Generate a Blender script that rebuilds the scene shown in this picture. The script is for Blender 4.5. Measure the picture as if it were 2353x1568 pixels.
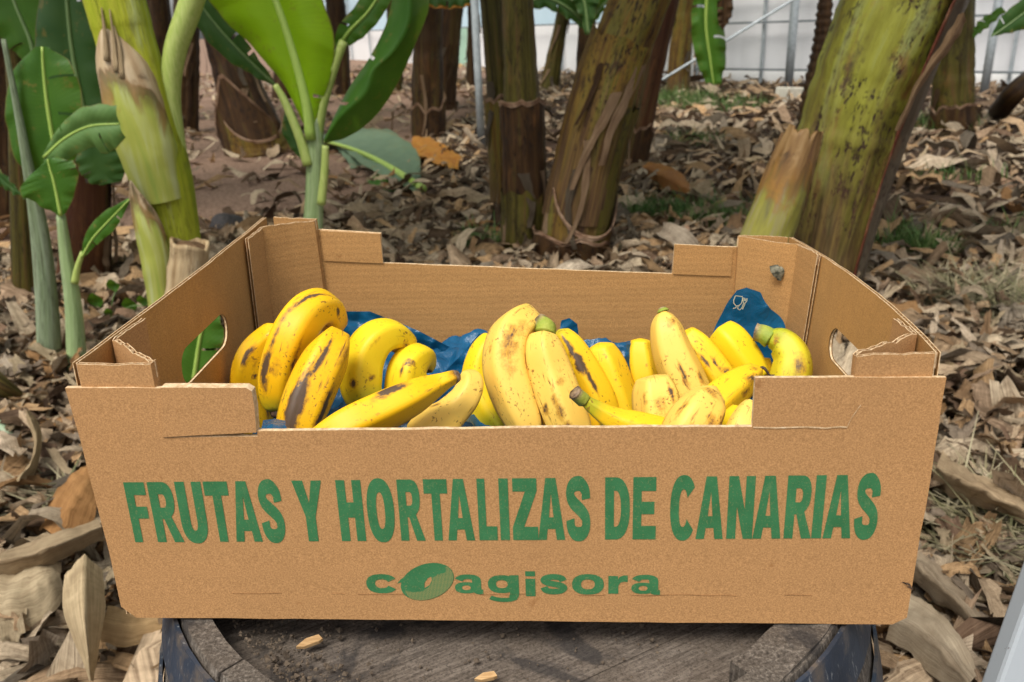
import bpy, math, random
import numpy as np
from mathutils import Vector, Matrix, Euler, noise as mnoise
from mathutils.geometry import tessellate_polygon

for o in list(bpy.data.objects):
    bpy.data.objects.remove(o, do_unlink=True)
S = bpy.context.scene
COL = S.collection
random.seed(7)
rng = np.random.default_rng(11)

# ------------------------------------------------------------------ camera, sky, sun, exposure
CAM = np.array([0.0481, -0.5114, 0.4265])
CAM_R = (1.20262184, 0.0367965, 0.0507683)
FPX = 1896.27                      # focal length for a picture 2353 wide
cd = bpy.data.cameras.new('camera')
cam = bpy.data.objects.new('camera', cd)
COL.objects.link(cam)
cam.location = CAM
cam.rotation_euler = CAM_R
cd.sensor_width = 36.0
cd.lens = FPX / 2353 * 36
cd.clip_start = 0.02
cd.clip_end = 600
cd.dof.use_dof = True
cd.dof.focus_distance = 0.70
cd.dof.aperture_fstop = 11.0
S.camera = cam

SUN_EL, SUN_AZ = math.radians(60), math.radians(206)     # azimuth clockwise from +Y: light comes from behind the camera, left
W = bpy.data.worlds.new('World')
S.world = W
W.use_nodes = True
wn = W.node_tree
wn.nodes.clear()
sky = wn.nodes.new('ShaderNodeTexSky')
sky.sky_type = 'NISHITA'
sky.sun_disc = False
sky.sun_elevation = SUN_EL
sky.sun_rotation = SUN_AZ
sky.dust_density = 3.0
hs = wn.nodes.new('ShaderNodeHueSaturation')
hs.inputs['Saturation'].default_value = 0.22
bg = wn.nodes.new('ShaderNodeBackground')
bg.inputs['Strength'].default_value = 0.125
wo = wn.nodes.new('ShaderNodeOutputWorld')
wn.links.new(sky.outputs[0], hs.inputs['Color'])
wn.links.new(hs.outputs[0], bg.inputs['Color'])
wn.links.new(bg.outputs[0], wo.inputs['Surface'])
sl = bpy.data.lights.new('sun', 'SUN')
sl.energy = 2.1
sl.angle = math.radians(24)
sl.color = (1.0, 0.95, 0.87)
sun = bpy.data.objects.new('sun', sl)
COL.objects.link(sun)
sd = Vector((math.sin(SUN_AZ) * math.cos(SUN_EL), math.cos(SUN_AZ) * math.cos(SUN_EL), math.sin(SUN_EL)))
sun.rotation_euler = sd.to_track_quat('Z', 'Y').to_euler()
sun.location = (0, 0, 8)
S.view_settings.view_transform = 'Standard'
S.view_settings.look = 'None'
S.view_settings.exposure = 0.60
S.view_settings.gamma = 1
S.view_settings.use_curve_mapping = False
S.render.engine = 'CYCLES'

# ------------------------------------------------------------------ placing helpers
GZ = -0.68                                       # ground level, barrel rim is z = 0
RM = np.array(Euler(CAM_R).to_matrix())

def ray(u, v):
    return RM @ np.array([(u - 1176.5) / FPX, -(v - 784) / FPX, -1.0])

def at(u, v, Y):
    """The point at depth y = Y seen towards (u, v)."""
    d = ray(u, v)
    return CAM + d * ((Y - CAM[1]) / d[1])

def gp(u, v, h=0.0):
    """The point at height h over the ground seen towards (u, v)."""
    d = ray(u, v)
    return CAM + d * ((GZ + h - CAM[2]) / d[2])

def mpx(P):
    """Metres per picture unit at P."""
    return -float((RM.T @ (np.asarray(P) - CAM))[2]) / FPX

def crom(pts, n):
    """Catmull-Rom through pts (k x d), n samples."""
    P = np.asarray(pts, float)
    if len(P) == 2:
        t = np.linspace(0, 1, n)[:, None]
        return P[0] * (1 - t) + P[1] * t
    Q = np.vstack([2 * P[0] - P[1], P, 2 * P[-1] - P[-2]])
    out = []
    for s in np.linspace(0, len(P) - 1 - 1e-9, n):
        i = int(s); t = s - i
        a, b, c, d = Q[i:i + 4]
        out.append(0.5 * (2 * b + (c - a) * t + (2 * a - 5 * b + 4 * c - d) * t * t + (3 * b - a - 3 * c + d) * t ** 3))
    return np.array(out)

def nz(v):
    v = np.asarray(v, float)
    return v / (np.linalg.norm(v) + 1e-12)

def fbm(p, s=1.0, o=3):
    return mnoise.fractal(Vector([float(c) * s for c in p]), 1.0, 2.0, o)

# ------------------------------------------------------------------ object helpers
def root_loc(p):
    l = np.zeros(3)
    while p is not None:
        l = l + np.array(p.location)
        p = p.parent
    return l

def tag(o, label=None, cat=None, group=None, kind=None):
    for k, v in (('label', label), ('category', cat), ('group', group), ('kind', kind)):
        if v:
            o[k] = v
    return o

def thing(name, loc, label, cat, group=None):
    o = bpy.data.objects.new(name, None)
    o.empty_display_size = 0.05
    COL.objects.link(o)
    o.location = [float(c) for c in loc]
    return tag(o, label, cat, group)

def mesh(name, V, F, m, parent=None, uv=None, attr=None, smooth=True, loc=None):
    """One mesh object from world coordinates; origin at loc or, for a top-level object, under its middle."""
    V = np.asarray(V, float)
    me = bpy.data.meshes.new(name)
    base = root_loc(parent)
    if parent is None:
        base = np.array(loc) if loc is not None else np.array([(V[:, 0].min() + V[:, 0].max()) / 2, (V[:, 1].min() + V[:, 1].max()) / 2, V[:, 2].min()])
    me.from_pydata((V - base).tolist(), [], [list(map(int, f)) for f in F])
    if smooth:
        me.polygons.foreach_set('use_smooth', [True] * len(me.polygons))
    if uv is not None:
        L = me.uv_layers.new(name='UVMap')
        vi = np.zeros(len(me.loops), int)
        me.loops.foreach_get('vertex_index', vi)
        L.data.foreach_set('uv', np.asarray(uv, float)[vi].ravel())
    for k, arr in (attr or {}).items():
        a = me.attributes.new(k, 'FLOAT', 'POINT')
        a.data.foreach_set('value', np.asarray(arr, float))
    for mm in (m if isinstance(m, (list, tuple)) else [m]):
        me.materials.append(mm)
    me.update()
    o = bpy.data.objects.new(name, me)
    COL.objects.link(o)
    if parent is not None:
        o.parent = parent
    else:
        o.location = base
    return o

def np_mesh(name, V, F, m, uv=None, col=None, smooth=True):
    """Large mesh from arrays: F is k x 4 quads."""
    me = bpy.data.meshes.new(name)
    me.vertices.add(len(V))
    me.vertices.foreach_set('co', np.asarray(V, np.float32).ravel())
    me.loops.add(F.size)
    me.loops.foreach_set('vertex_index', F.astype(np.int32).ravel())
    me.polygons.add(len(F))
    me.polygons.foreach_set('loop_start', np.arange(0, F.size, 4, dtype=np.int32))
    me.polygons.foreach_set('loop_total', np.full(len(F), 4, np.int32))
    if smooth:
        me.polygons.foreach_set('use_smooth', np.ones(len(F), bool))
    if uv is not None:
        L = me.uv_layers.new(name='UVMap')
        L.data.foreach_set('uv', np.asarray(uv, np.float32)[F.ravel()].ravel())
    if col is not None:
        a = me.color_attributes.new('Col', 'FLOAT_COLOR', 'POINT')
        a.data.foreach_set('color', np.asarray(col, np.float32).ravel())
    me.materials.append(m)
    me.update()
    me.validate()
    o = bpy.data.objects.new(name, me)
    COL.objects.link(o)
    return o

def tri(loops):
    """Fill a 2-D outline (first loop) with holes (others): points, triangles."""
    pts = [p for l in loops for p in l]
    t = tessellate_polygon([[Vector((p[0], p[1], 0)) for p in l] for l in loops])
    return pts, [tuple(x) for x in t]

def grid_faces(n, m, wrap=False):
    F = []
    for i in range(n - 1):
        for j in range(m if wrap else m - 1):
            k = (j + 1) % m
            F.append((i * m + j, i * m + k, (i + 1) * m + k, (i + 1) * m + j))
    return F

def tube(P, R, seg=12, cap=True, ridge=0.0, front=True, phase=0.0, squash=1.0, facet=0.0, rough=0.0):
    """Tube along P with radii R: verts, faces, uv (u round, v metres along), t per vertex. Angle 0 faces -Y."""
    P = np.asarray(P, float); R = np.asarray(R, float)
    n = len(P)
    T = np.gradient(P, axis=0)
    T = T / (np.linalg.norm(T, axis=1)[:, None] + 1e-12)
    V, UV, TT = [], [], []
    L = np.concatenate([[0], np.cumsum(np.linalg.norm(np.diff(P, axis=0), axis=1))])
    side = np.cross([0, 1, 0], T[0])
    if np.linalg.norm(side) < 0.2:
        side = np.array([1.0, 0, 0])
    for i in range(n):
        side = nz(side - T[i] * side.dot(T[i]))
        fr = -np.cross(T[i], side)
        for j in range(seg):
            a = -math.pi + 2 * math.pi * j / seg
            r = R[i] * ((1 + ridge * math.cos(5 * a + phase)) if not facet else (1 - facet + facet * 0.90 / math.cos(((a + phase) % (2 * math.pi / 5)) - math.pi / 5)))
            if rough:
                r = r * (1 + rough * (fbm((math.sin(a) * 2.6, math.cos(a) * 2.6, L[i] * 1.6), 1.0, 4) - 1.3 * abs(fbm((math.sin(a) * 1.7 + 9, math.cos(a) * 1.7, L[i] * .5), 1.0, 2))))
            V.append(P[i] + r * (math.sin(a) * side + squash * math.cos(a) * fr))
            UV.append(((a + math.pi) / (2 * math.pi), L[i]))
            TT.append(L[i] / L[-1])
    F = grid_faces(n, seg, True)
    if cap:
        V += [P[0], P[-1]]; UV += [(0.5, 0), (0.5, L[-1])]; TT += [0, 1]
        b = n * seg
        for j in range(seg):
            k = (j + 1) % seg
            F.append((k, j, b)); F.append(((n - 1) * seg + j, (n - 1) * seg + k, b + 1))
    return np.array(V), F, np.array(UV), np.array(TT)

def boxv(x0, x1, y0, y1, z0, z1):
    V = [(x, y, z) for z in (z0, z1) for y in (y0, y1) for x in (x0, x1)]
    F = [(0, 2, 3, 1), (4, 5, 7, 6), (0, 1, 5, 4), (2, 6, 7, 3), (0, 4, 6, 2), (1, 3, 7, 5)]
    return V, F

def join(parts):
    V, F, U = [], [], []
    for p in parts:
        b = len(V)
        V += [tuple(v) for v in p[0]]
        F += [tuple(i + b for i in f) for f in p[1]]
        if len(p) > 2 and p[2] is not None:
            U += [tuple(u) for u in p[2]]
    return V, F, (U if len(U) == len(V) else None)

# ------------------------------------------------------------------ materials
class MB:
    def __init__(s, name, double=True):
        s.m = bpy.data.materials.new(name)
        s.m.use_nodes = True
        s.nt = s.m.node_tree
        s.nt.nodes.clear()
        s.out = s.nt.nodes.new('ShaderNodeOutputMaterial')
    def n(s, typ, props=None, **inp):
        nd = s.nt.nodes.new('ShaderNode' + typ)
        for k, v in (props or {}).items():
            setattr(nd, k, v)
        for k, v in inp.items():
            k = k.replace('_', ' ')
            key = int(k[1:]) if k[0] == 'i' and k[1:].isdigit() else k
            s.set(nd.inputs[key], v)
        return nd
    def set(s, sock, v):
        if hasattr(v, 'links'):
            s.nt.links.new(v, sock)
        elif isinstance(v, tuple) and len(v) == 3 and sock.type == 'RGBA':
            sock.default_value = (*v, 1)
        else:
            sock.default_value = v
    def coord(s, which='Object', scale=(1, 1, 1)):
        t = s.n('TexCoord').outputs[which]
        return s.n('Mapping', i0=t, Scale=scale).outputs[0]
    def noise(s, vec, scale=5.0, detail=4.0, rough=0.6, dist=0.0):
        return s.n('TexNoise', Vector=vec, Scale=scale, Detail=detail, Roughness=rough, Distortion=dist).outputs[0]
    def ramp(s, fac, stops):
        nd = s.n('ValToRGB', Fac=fac)
        cr = nd.color_ramp
        while len(cr.elements) > 1:
            cr.elements.remove(cr.elements[-1])
        for i, (p, c) in enumerate(stops):
            e = cr.elements[0] if i == 0 else cr.elements.new(p)
            e.position = p
            e.color = (*c, 1) if isinstance(c, tuple) else (c, c, c, 1)
        return nd.outputs[0]
    def mix(s, fac, a, b, mode='MIX'):
        nd = s.n('Mix', {'data_type': 'RGBA', 'blend_type': mode, 'clamp_factor': True})
        s.set(nd.inputs[0], fac); s.set(nd.inputs[6], a); s.set(nd.inputs[7], b)
        return nd.outputs[2]
    def math(s, op, a, b=0.0, c=0.0):
        nd = s.n('Math', {'operation': op})
        for i, v in enumerate((a, b, c)):
            s.set(nd.inputs[i], v)
        return nd.outputs[0]
    def bump(s, h, strength=0.3, dist=0.002):
        return s.n('Bump', Strength=strength, Distance=dist, Height=h).outputs[0]
    def attr(s, name, out='Fac', typ='GEOMETRY'):
        return s.n('Attribute', {'attribute_name': name, 'attribute_type': typ}).outputs[out]
    def principled(s, color, rough=0.6, normal=None, spec=0.4, **kw):
        nd = s.n('BsdfPrincipled', Base_Color=color, Roughness=rough)
        nd.inputs['Specular IOR Level'].default_value = spec
        if normal is not None:
            s.set(nd.inputs['Normal'], normal)
        for k, v in kw.items():
            s.set(nd.inputs[k.replace('_', ' ')], v)
        return nd.outputs[0]
    def done(s, shader):
        s.nt.links.new(shader, s.out.inputs['Surface'])
        return s.m

def kraft(name, base, flute='h', flute_amt=0.12, dirt=0.25, crease=False):
    b = MB(name)
    oc = b.coord()
    fib = b.noise(b.coord(scale=(50, 46, 40) if flute == 'v' else (42, 46, 60)), 11, 5, 0.75)
    fine = b.noise(oc, 900, 3, 0.7)
    cloud = b.noise(oc, 14, 5, 0.6)
    c = b.mix(b.ramp(fib, [(0.35, 0.0), (0.65, 1.0)]), tuple(x * 0.90 for x in base), tuple(min(1, x * 1.10) for x in base))
    c = b.mix(b.ramp(fine, [(0.35, 0.0), (0.65, 1.0)]), b.mix(1.0, c, (0.74, 0.71, 0.67), 'MULTIPLY'), b.mix(1.0, c, (1.20, 1.21, 1.23), 'MULTIPLY'))
    c = b.mix(b.ramp(cloud, [(0.35, 0.0), (0.75, dirt)]), c, tuple(x * 0.62 for x in base))
    speck = b.ramp(b.n('TexVoronoi', Vector=oc, Scale=230.0).outputs['Distance'], [(0.035, 1.0), (0.06, 0.0)])
    gate = b.ramp(b.noise(oc, 60, 2), [(0.6, 0.0), (0.66, 1.0)])
    c = b.mix(b.math('MULTIPLY', b.math('MULTIPLY', speck, gate), 0.75), c, (0.07, 0.04, 0.02))
    h = b.math('ADD', b.math('MULTIPLY', fib, 0.35), b.math('MULTIPLY', fine, 0.5))
    scuff = b.math('MULTIPLY', b.ramp(b.noise(b.coord(scale=(18, 18, 60) if flute == 'v' else (60, 60, 16)), 3, 5, 0.75), [(0.66, 0.0), (0.70, 1.0)]), b.ramp(b.noise(oc, 16, 2), [(0.55, 0.0), (0.62, 1.0)]))
    c = b.mix(b.math('MULTIPLY', scuff, 0.55), c, tuple(min(1, x * 1.7) for x in base))
    stain = b.ramp(b.noise(oc, 34, 4, 0.6, 0.6), [(0.68, 0.0), (0.73, 0.45)])
    c = b.mix(stain, c, (0.22, 0.085, 0.022))
    if flute_amt:
        ax = 'Z' if flute == 'h' else 'Y'
        wv = b.n('TexWave', {'wave_type': 'BANDS', 'bands_direction': ax}, Vector=oc, Scale=45.0, Distortion=0.7, Detail=1.0).outputs['Fac']
        wv2 = b.n('TexWave', {'wave_type': 'BANDS', 'bands_direction': ax}, Vector=oc, Scale=13.0, Distortion=3.5, Detail=2.0, Detail_Scale=0.6).outputs['Fac']
        fl = b.math('ADD', b.math('MULTIPLY', wv, 0.45), b.math('MULTIPLY', wv2, 0.55))
        c = b.mix(b.math('MULTIPLY', fl, flute_amt), c, tuple(x * 0.45 for x in base))
        h = b.math('ADD', h, b.math('MULTIPLY', fl, min(0.7, flute_amt * 4)))
    return b.done(b.principled(c, 0.82, b.bump(h, 0.35, 0.0008), 0.25))

KB = (0.430, 0.231, 0.093)
M_front = kraft('kraft_front', KB, 'h', 0.03, 0.16)
M_in = kraft('kraft_inner', (0.465, 0.252, 0.090), 'h', 0.13, 0.14)
M_side = kraft('kraft_side', (0.460, 0.248, 0.080), 'v', 0.09, 0.38)
b = MB('kraft_cut_edge')
oc = b.coord()
c = b.ramp(b.noise(oc, 260, 4), [(0.3, (0.40, 0.25, 0.12)), (0.6, (0.68, 0.50, 0.30)), (0.8, (0.80, 0.66, 0.45))])
M_edge = b.done(b.principled(c, 0.85, b.bump(b.noise(oc, 500), 0.5, 0.0008), 0.2))
b = MB('green_print')
oc = b.coord()
fine = b.noise(oc, 700, 4, 0.7)
c = b.ramp(b.noise(oc, 60, 4), [(0.3, (0.028, 0.135, 0.048)), (0.7, (0.042, 0.178, 0.068))])
c = b.mix(b.ramp(fine, [(0.56, 0.0), (0.72, 0.55)]), c, (0.30, 0.25, 0.10))
c = b.mix(b.ramp(b.noise(oc, 45, 6, 0.75), [(0.60, 0.0), (0.74, 0.5)]), c, (0.16, 0.24, 0.10))
M_ink = b.done(b.principled(c, 0.7, b.bump(fine, 0.25, 0.0006), 0.3))
b = MB('green_halftone_print')
oc = b.coord()
vo = b.n('Mapping', i0=b.n('TexCoord').outputs['Object'], Rotation=(0, math.radians(45), 0), Scale=(1, 0, 1)).outputs[0]
dots = b.n('TexChecker', Vector=vo, Scale=1300.0).outputs['Fac']
c = b.mix(b.math('MULTIPLY', dots, 0.55), (0.036, 0.15, 0.055), (0.42, 0.29, 0.10))
M_half = b.done(b.principled(c, 0.75))

# banana peel: object colour = ripeness colour, its alpha = how brown
b = MB('banana_peel')
uvn = b.n('TexCoord').outputs['UV']
oi = b.n('ObjectInfo')
rnd = b.math('MULTIPLY', oi.outputs['Random'], 37.0)
off = b.n('CombineXYZ', X=rnd, Y=rnd, Z=rnd).outputs[0]
def sc(vec, s3):
    m1 = b.n('Mapping', i0=vec, Scale=s3).outputs[0]
    return b.n('VectorMath', {'operation': 'ADD'}, i0=m1, i1=off).outputs[0]
oc = b.n('TexCoord').outputs['Object']
big = b.noise(sc(oc, (22, 22, 22)), 1.0, 3, 0.55)
base = oi.outputs['Color']
c = b.mix(b.ramp(big, [(0.35, 0.0), (0.7, 0.55)]), base, b.mix(1.0, base, (0.96, 0.84, 0.65), 'MULTIPLY'))
green = b.attr('green')
c = b.mix(green, c, (0.30, 0.36, 0.018))
amt = oi.outputs['Alpha']
frk = b.noise(sc(oc, (330, 330, 330)), 1.0, 2, 0.5)
frg = b.noise(sc(oc, (48, 48, 48)), 1.0, 2, 0.5)
freck = b.math('MULTIPLY', b.ramp(frk, [(0.60, 0.0), (0.66, 1.0)]), b.ramp(b.math('ADD', frg, b.math('MULTIPLY', amt, 0.16)), [(0.56, 0.0), (0.68, 1.0)]))
c = b.mix(b.math('MULTIPLY', freck, 0.8), c, (0.20, 0.085, 0.016))
strk = b.noise(sc(uvn, (34, 42, 1)), 1.0, 3, 0.65)
strk = b.math('ADD', strk, b.math('MULTIPLY', amt, 0.09))
tan_f = b.ramp(strk, [(0.66, 0.0), (0.73, 0.6)])
c = b.mix(tan_f, c, (0.34, 0.155, 0.022))
c = b.mix(b.ramp(strk, [(0.735, 0.0), (0.765, 0.85)]), c, (0.09, 0.042, 0.014))
mk = b.math('ADD', b.attr('mark'), b.math('MULTIPLY', b.math('SUBTRACT', b.noise(sc(oc, (150, 150, 150)), 1.0, 4, 0.65), 0.5), 0.9))
scr = b.noise(sc(uvn, (60, 90, 1)), 1.0, 4, 0.75)
c = b.mix(b.ramp(mk, [(0.24, 0.0), (0.52, 0.72)]), c, b.ramp(scr, [(0.36, (0.50, 0.25, 0.010)), (0.52, (0.34, 0.130, 0.012)), (0.66, (0.15, 0.055, 0.014))]))
mk2 = b.math('ADD', mk, b.math('MULTIPLY', b.math('SUBTRACT', scr, 0.5), 0.55))
c = b.mix(b.ramp(mk2, [(0.52, 0.0), (0.70, 0.93)]), c, b.ramp(scr, [(0.3, (0.035, 0.024, 0.018)), (0.7, (0.085, 0.055, 0.040))]))
M_ban = b.done(b.principled(c, 0.50, b.bump(b.math('ADD', big, b.math('MULTIPLY', frk, 0.15)), 0.2, 0.002), 0.35, Subsurface_Weight=0.08, Subsurface_Radius=(0.01, 0.006, 0.002), Subsurface_Scale=0.4))
b = MB('banana_stem')
oc = b.coord()
c = b.mix(b.attr('t'), b.ramp(b.noise(oc, 90), [(0.3, (0.22, 0.30, 0.03)), (0.7, (0.34, 0.36, 0.05))]), b.ramp(b.noise(oc, 200), [(0.35, (0.10, 0.055, 0.03)), (0.7, (0.38, 0.26, 0.15))]))
M_bstem = b.done(b.principled(c, 0.6, b.bump(b.noise(oc, 300), 0.5, 0.002)))
b = MB('banana_tip')
c = b.ramp(b.noise(b.coord(), 250), [(0.3, (0.015, 0.010, 0.008)), (0.75, (0.12, 0.07, 0.04))])
M_btip = b.done(b.principled(c, 0.8))

# blue film
b = MB('blue_film')
oc = b.coord()
wr = b.noise(oc, 42, 5, 0.62, 2.2)
c = b.ramp(b.noise(oc, 12, 3), [(0.3, (0.003, 0.068, 0.155)), (0.7, (0.007, 0.120, 0.260))])
p = b.principled(c, 0.22, b.bump(wr, 0.35, 0.006), 0.5)
t = b.n('BsdfTranslucent', Color=(0.02, 0.22, 0.45)).outputs[0]
M_film = b.done(b.n('MixShader', i0=0.18, i1=p, i2=t).outputs[0])
b = MB('pale_print')
M_pale = b.done(b.principled((0.52, 0.50, 0.33), 0.6))

# old wood, steel
def wood(name, c0, c1, c2, sx=(40, 40, 6), dirt=0.5, turn=0):
    b = MB(name)
    oc = b.coord()
    tv = b.n('VectorRotate', {'rotation_type': 'Z_AXIS'}, Vector=b.n('TexCoord').outputs['Object'], Angle=math.radians(-turn)).outputs[0]
    gr = b.noise(b.n('Mapping', i0=tv, Scale=sx).outputs[0], 4, 6, 0.7, 0.4)
    c = b.ramp(gr, [(0.28, c0), (0.52, c1), (0.75, c2)])
    d = b.noise(oc, 22, 6, 0.65)
    c = b.mix(b.ramp(d, [(0.45, 0.0), (0.65, dirt)]), c, (0.10, 0.078, 0.058))
    gt = b.noise(oc, 420, 4, 0.7)
    c = b.mix(b.ramp(gt, [(0.38, 0.55), (0.5, 0.0)]), c, (0.022, 0.017, 0.013))
    c = b.mix(b.ramp(gt, [(0.58, 0.0), (0.70, 0.5)]), c, (0.24, 0.20, 0.16))
    st = b.ramp(b.noise(oc, 11, 4, 0.6, 0.8), [(0.56, 0.0), (0.62, 0.7)])
    c = b.mix(st, c, (0.028, 0.026, 0.026))
    return b.done(b.principled(c, 0.85, b.bump(b.math('ADD', gr, b.math('MULTIPLY', b.noise(oc, 160, 5), 0.6)), 0.6, 0.004), 0.2))
M_head = wood('barrel_head_wood', (0.060, 0.048, 0.038), (0.150, 0.121, 0.097), (0.25, 0.210, 0.172), (7, 80, 9), 0.5, 32)
M_stave = wood('barrel_stave_wood', (0.034, 0.028, 0.023), (0.125, 0.104, 0.084), (0.32, 0.28, 0.235), (75, 75, 7), 0.45)
b = MB('hoop_steel')
oc = b.coord()
w = b.noise(oc, 30, 6, 0.7)
c = b.ramp(b.noise(oc, 12, 3), [(0.3, (0.014, 0.021, 0.034)), (0.7, (0.038, 0.052, 0.078))])
c = b.mix(b.ramp(w, [(0.50, 0.0), (0.68, 0.85)]), c, (0.15, 0.12, 0.092))
sc_ = b.noise(b.coord(scale=(90, 90, 8)), 3, 4, 0.7)
c = b.mix(b.ramp(sc_, [(0.62, 0.0), (0.68, 0.7)]), c, (0.30, 0.31, 0.31))
M_hoop = b.done(b.principled(c, 0.5, b.bump(w, 0.4, 0.002), 0.5, Metallic=0.3))
b = MB('crumbled_dirt')
c = b.ramp(b.noise(b.coord(), 120, 4), [(0.3, (0.055, 0.040, 0.028)), (0.7, (0.17, 0.128, 0.088))])
M_dirt = b.done(b.principled(c, 0.95))
b = MB('fresh_wood_chip')
c = b.ramp(b.noise(b.coord(scale=(30, 200, 200)), 3, 4), [(0.3, (0.28, 0.15, 0.055)), (0.7, (0.55, 0.36, 0.17))])
M_chip = b.done(b.principled(c, 0.8))
b = MB('grey_paint')
oc = b.coord()
c = b.mix(b.ramp(b.noise(oc, 45, 5, 0.7), [(0.66, 0.0), (0.70, 1.0)]), (0.46, 0.50, 0.53), (0.14, 0.11, 0.10))
M_grey = b.done(b.principled(c, 0.45))
b = MB('galvanised_steel')
c = b.ramp(b.noise(b.coord(), 20, 3), [(0.3, (0.30, 0.34, 0.36)), (0.7, (0.46, 0.50, 0.52))])
M_galv = b.done(b.principled(c, 0.5, None, 0.5, Metallic=0.3))
b = MB('dark_frame_steel')
M_dkfr = b.done(b.principled((0.16, 0.18, 0.19), 0.5))

# leaves
def leaf_mat(name, c0, c1, vein, trans=0.35, tcol=(0.30, 0.50, 0.03), veins=85.0, rough=0.38):
    b = MB(name)
    uv = b.n('TexCoord').outputs['UV']
    sx = b.n('SeparateXYZ', Vector=uv)
    ab = b.math('ABSOLUTE', b.math('SUBTRACT', sx.outputs[0], 0.5))
    q = b.math('SUBTRACT', sx.outputs[1], b.math('MULTIPLY', ab, 0.10))
    jit = b.noise(b.n('CombineXYZ', X=0.0, Y=b.math('MULTIPLY', q, 220.0), Z=0.0).outputs[0], 1.0, 3, 0.7)
    w = b.math('SINE', b.math('ADD', b.math('MULTIPLY', q, veins * 6.283), b.math('MULTIPLY', jit, 2.0)))
    st = b.math('ADD', b.math('MULTIPLY', b.math('ADD', b.math('MULTIPLY', w, 0.5), 0.5), 0.5), b.math('MULTIPLY', jit, 0.6))
    big = b.noise(b.coord(), 9, 3)
    c = b.mix(b.ramp(big, [(0.3, 0.0), (0.7, 1.0)]), c0, c1)
    c = b.mix(b.math('MULTIPLY', st, 0.42), c, vein)
    bl = b.noise(b.coord(), 26, 5, 0.7)
    c = b.mix(b.ramp(b.math('ADD', bl, b.math('MULTIPLY', ab, 0.16)), [(0.64, 0.0), (0.70, 0.6)]), c, (0.20, 0.15, 0.035))
    edge = b.ramp(ab, [(0.480, 0.0), (0.497, 0.8)])
    c = b.mix(edge, c, (0.16, 0.11, 0.03))
    nrm = b.bump(st, 0.18, 0.002)
    p = b.principled(c, rough + 0.06, nrm, 0.28)
    t = b.n('BsdfTranslucent', Color=b.mix(0.6, c, tcol)).outputs[0]
    return b.done(b.n('MixShader', i0=trans, i1=p, i2=t).outputs[0])
M_lbright = leaf_mat('young_banana_leaf', (0.235, 0.430, 0.006), (0.310, 0.510, 0.008), (0.130, 0.290, 0.006), 0.40, (0.50, 0.70, 0.01))
M_lgreen = leaf_mat('banana_leaf', (0.036, 0.115, 0.012), (0.066, 0.165, 0.018), (0.022, 0.080, 0.010), 0.30)
M_ldark = leaf_mat('shaded_banana_leaf', (0.030, 0.085, 0.020), (0.050, 0.110, 0.022), (0.022, 0.065, 0.016), 0.25, (0.15, 0.30, 0.02))  # copy of the banana leaf with shade put into its greens
M_lgrey = leaf_mat('underside_banana_leaf', (0.105, 0.165, 0.100), (0.150, 0.215, 0.130), (0.085, 0.140, 0.085), 0.15, (0.2, 0.3, 0.1), 60, 0.6)
M_lgrey2 = leaf_mat('pale_folded_leaf', (0.085, 0.175, 0.045), (0.125, 0.225, 0.062), (0.06, 0.130, 0.035), 0.25, (0.3, 0.45, 0.06), 50, 0.5)
M_lyel = leaf_mat('yellowing_leaf', (0.42, 0.22, 0.03), (0.34, 0.115, 0.02), (0.26, 0.10, 0.02), 0.2, (0.6, 0.3, 0.03), 40, 0.6)
M_lorange = leaf_mat('orange_dead_leaf', (0.34, 0.15, 0.035), (0.25, 0.10, 0.03), (0.22, 0.085, 0.025), 0.1, (0.5, 0.25, 0.03), 40, 0.7)

def rib_mat(name, c0, c1):
    b = MB(name)
    st = b.noise(b.coord(scale=(60, 60, 5)), 3, 3)
    return b.done(b.principled(b.ramp(st, [(0.3, c0), (0.7, c1)]), 0.45, b.bump(st, 0.3, 0.003)))
M_rib = rib_mat('leaf_midrib', (0.24, 0.36, 0.06), (0.34, 0.46, 0.10))
M_ribdk = rib_mat('shaded_midrib', (0.10, 0.17, 0.05), (0.17, 0.25, 0.09))  # midrib copy for those leaves, shade put into its colour
M_pet = rib_mat('pale_petiole', (0.27, 0.36, 0.07), (0.42, 0.48, 0.15))
M_petgrey = rib_mat('waxy_petiole', (0.23, 0.32, 0.19), (0.36, 0.44, 0.29))

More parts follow.
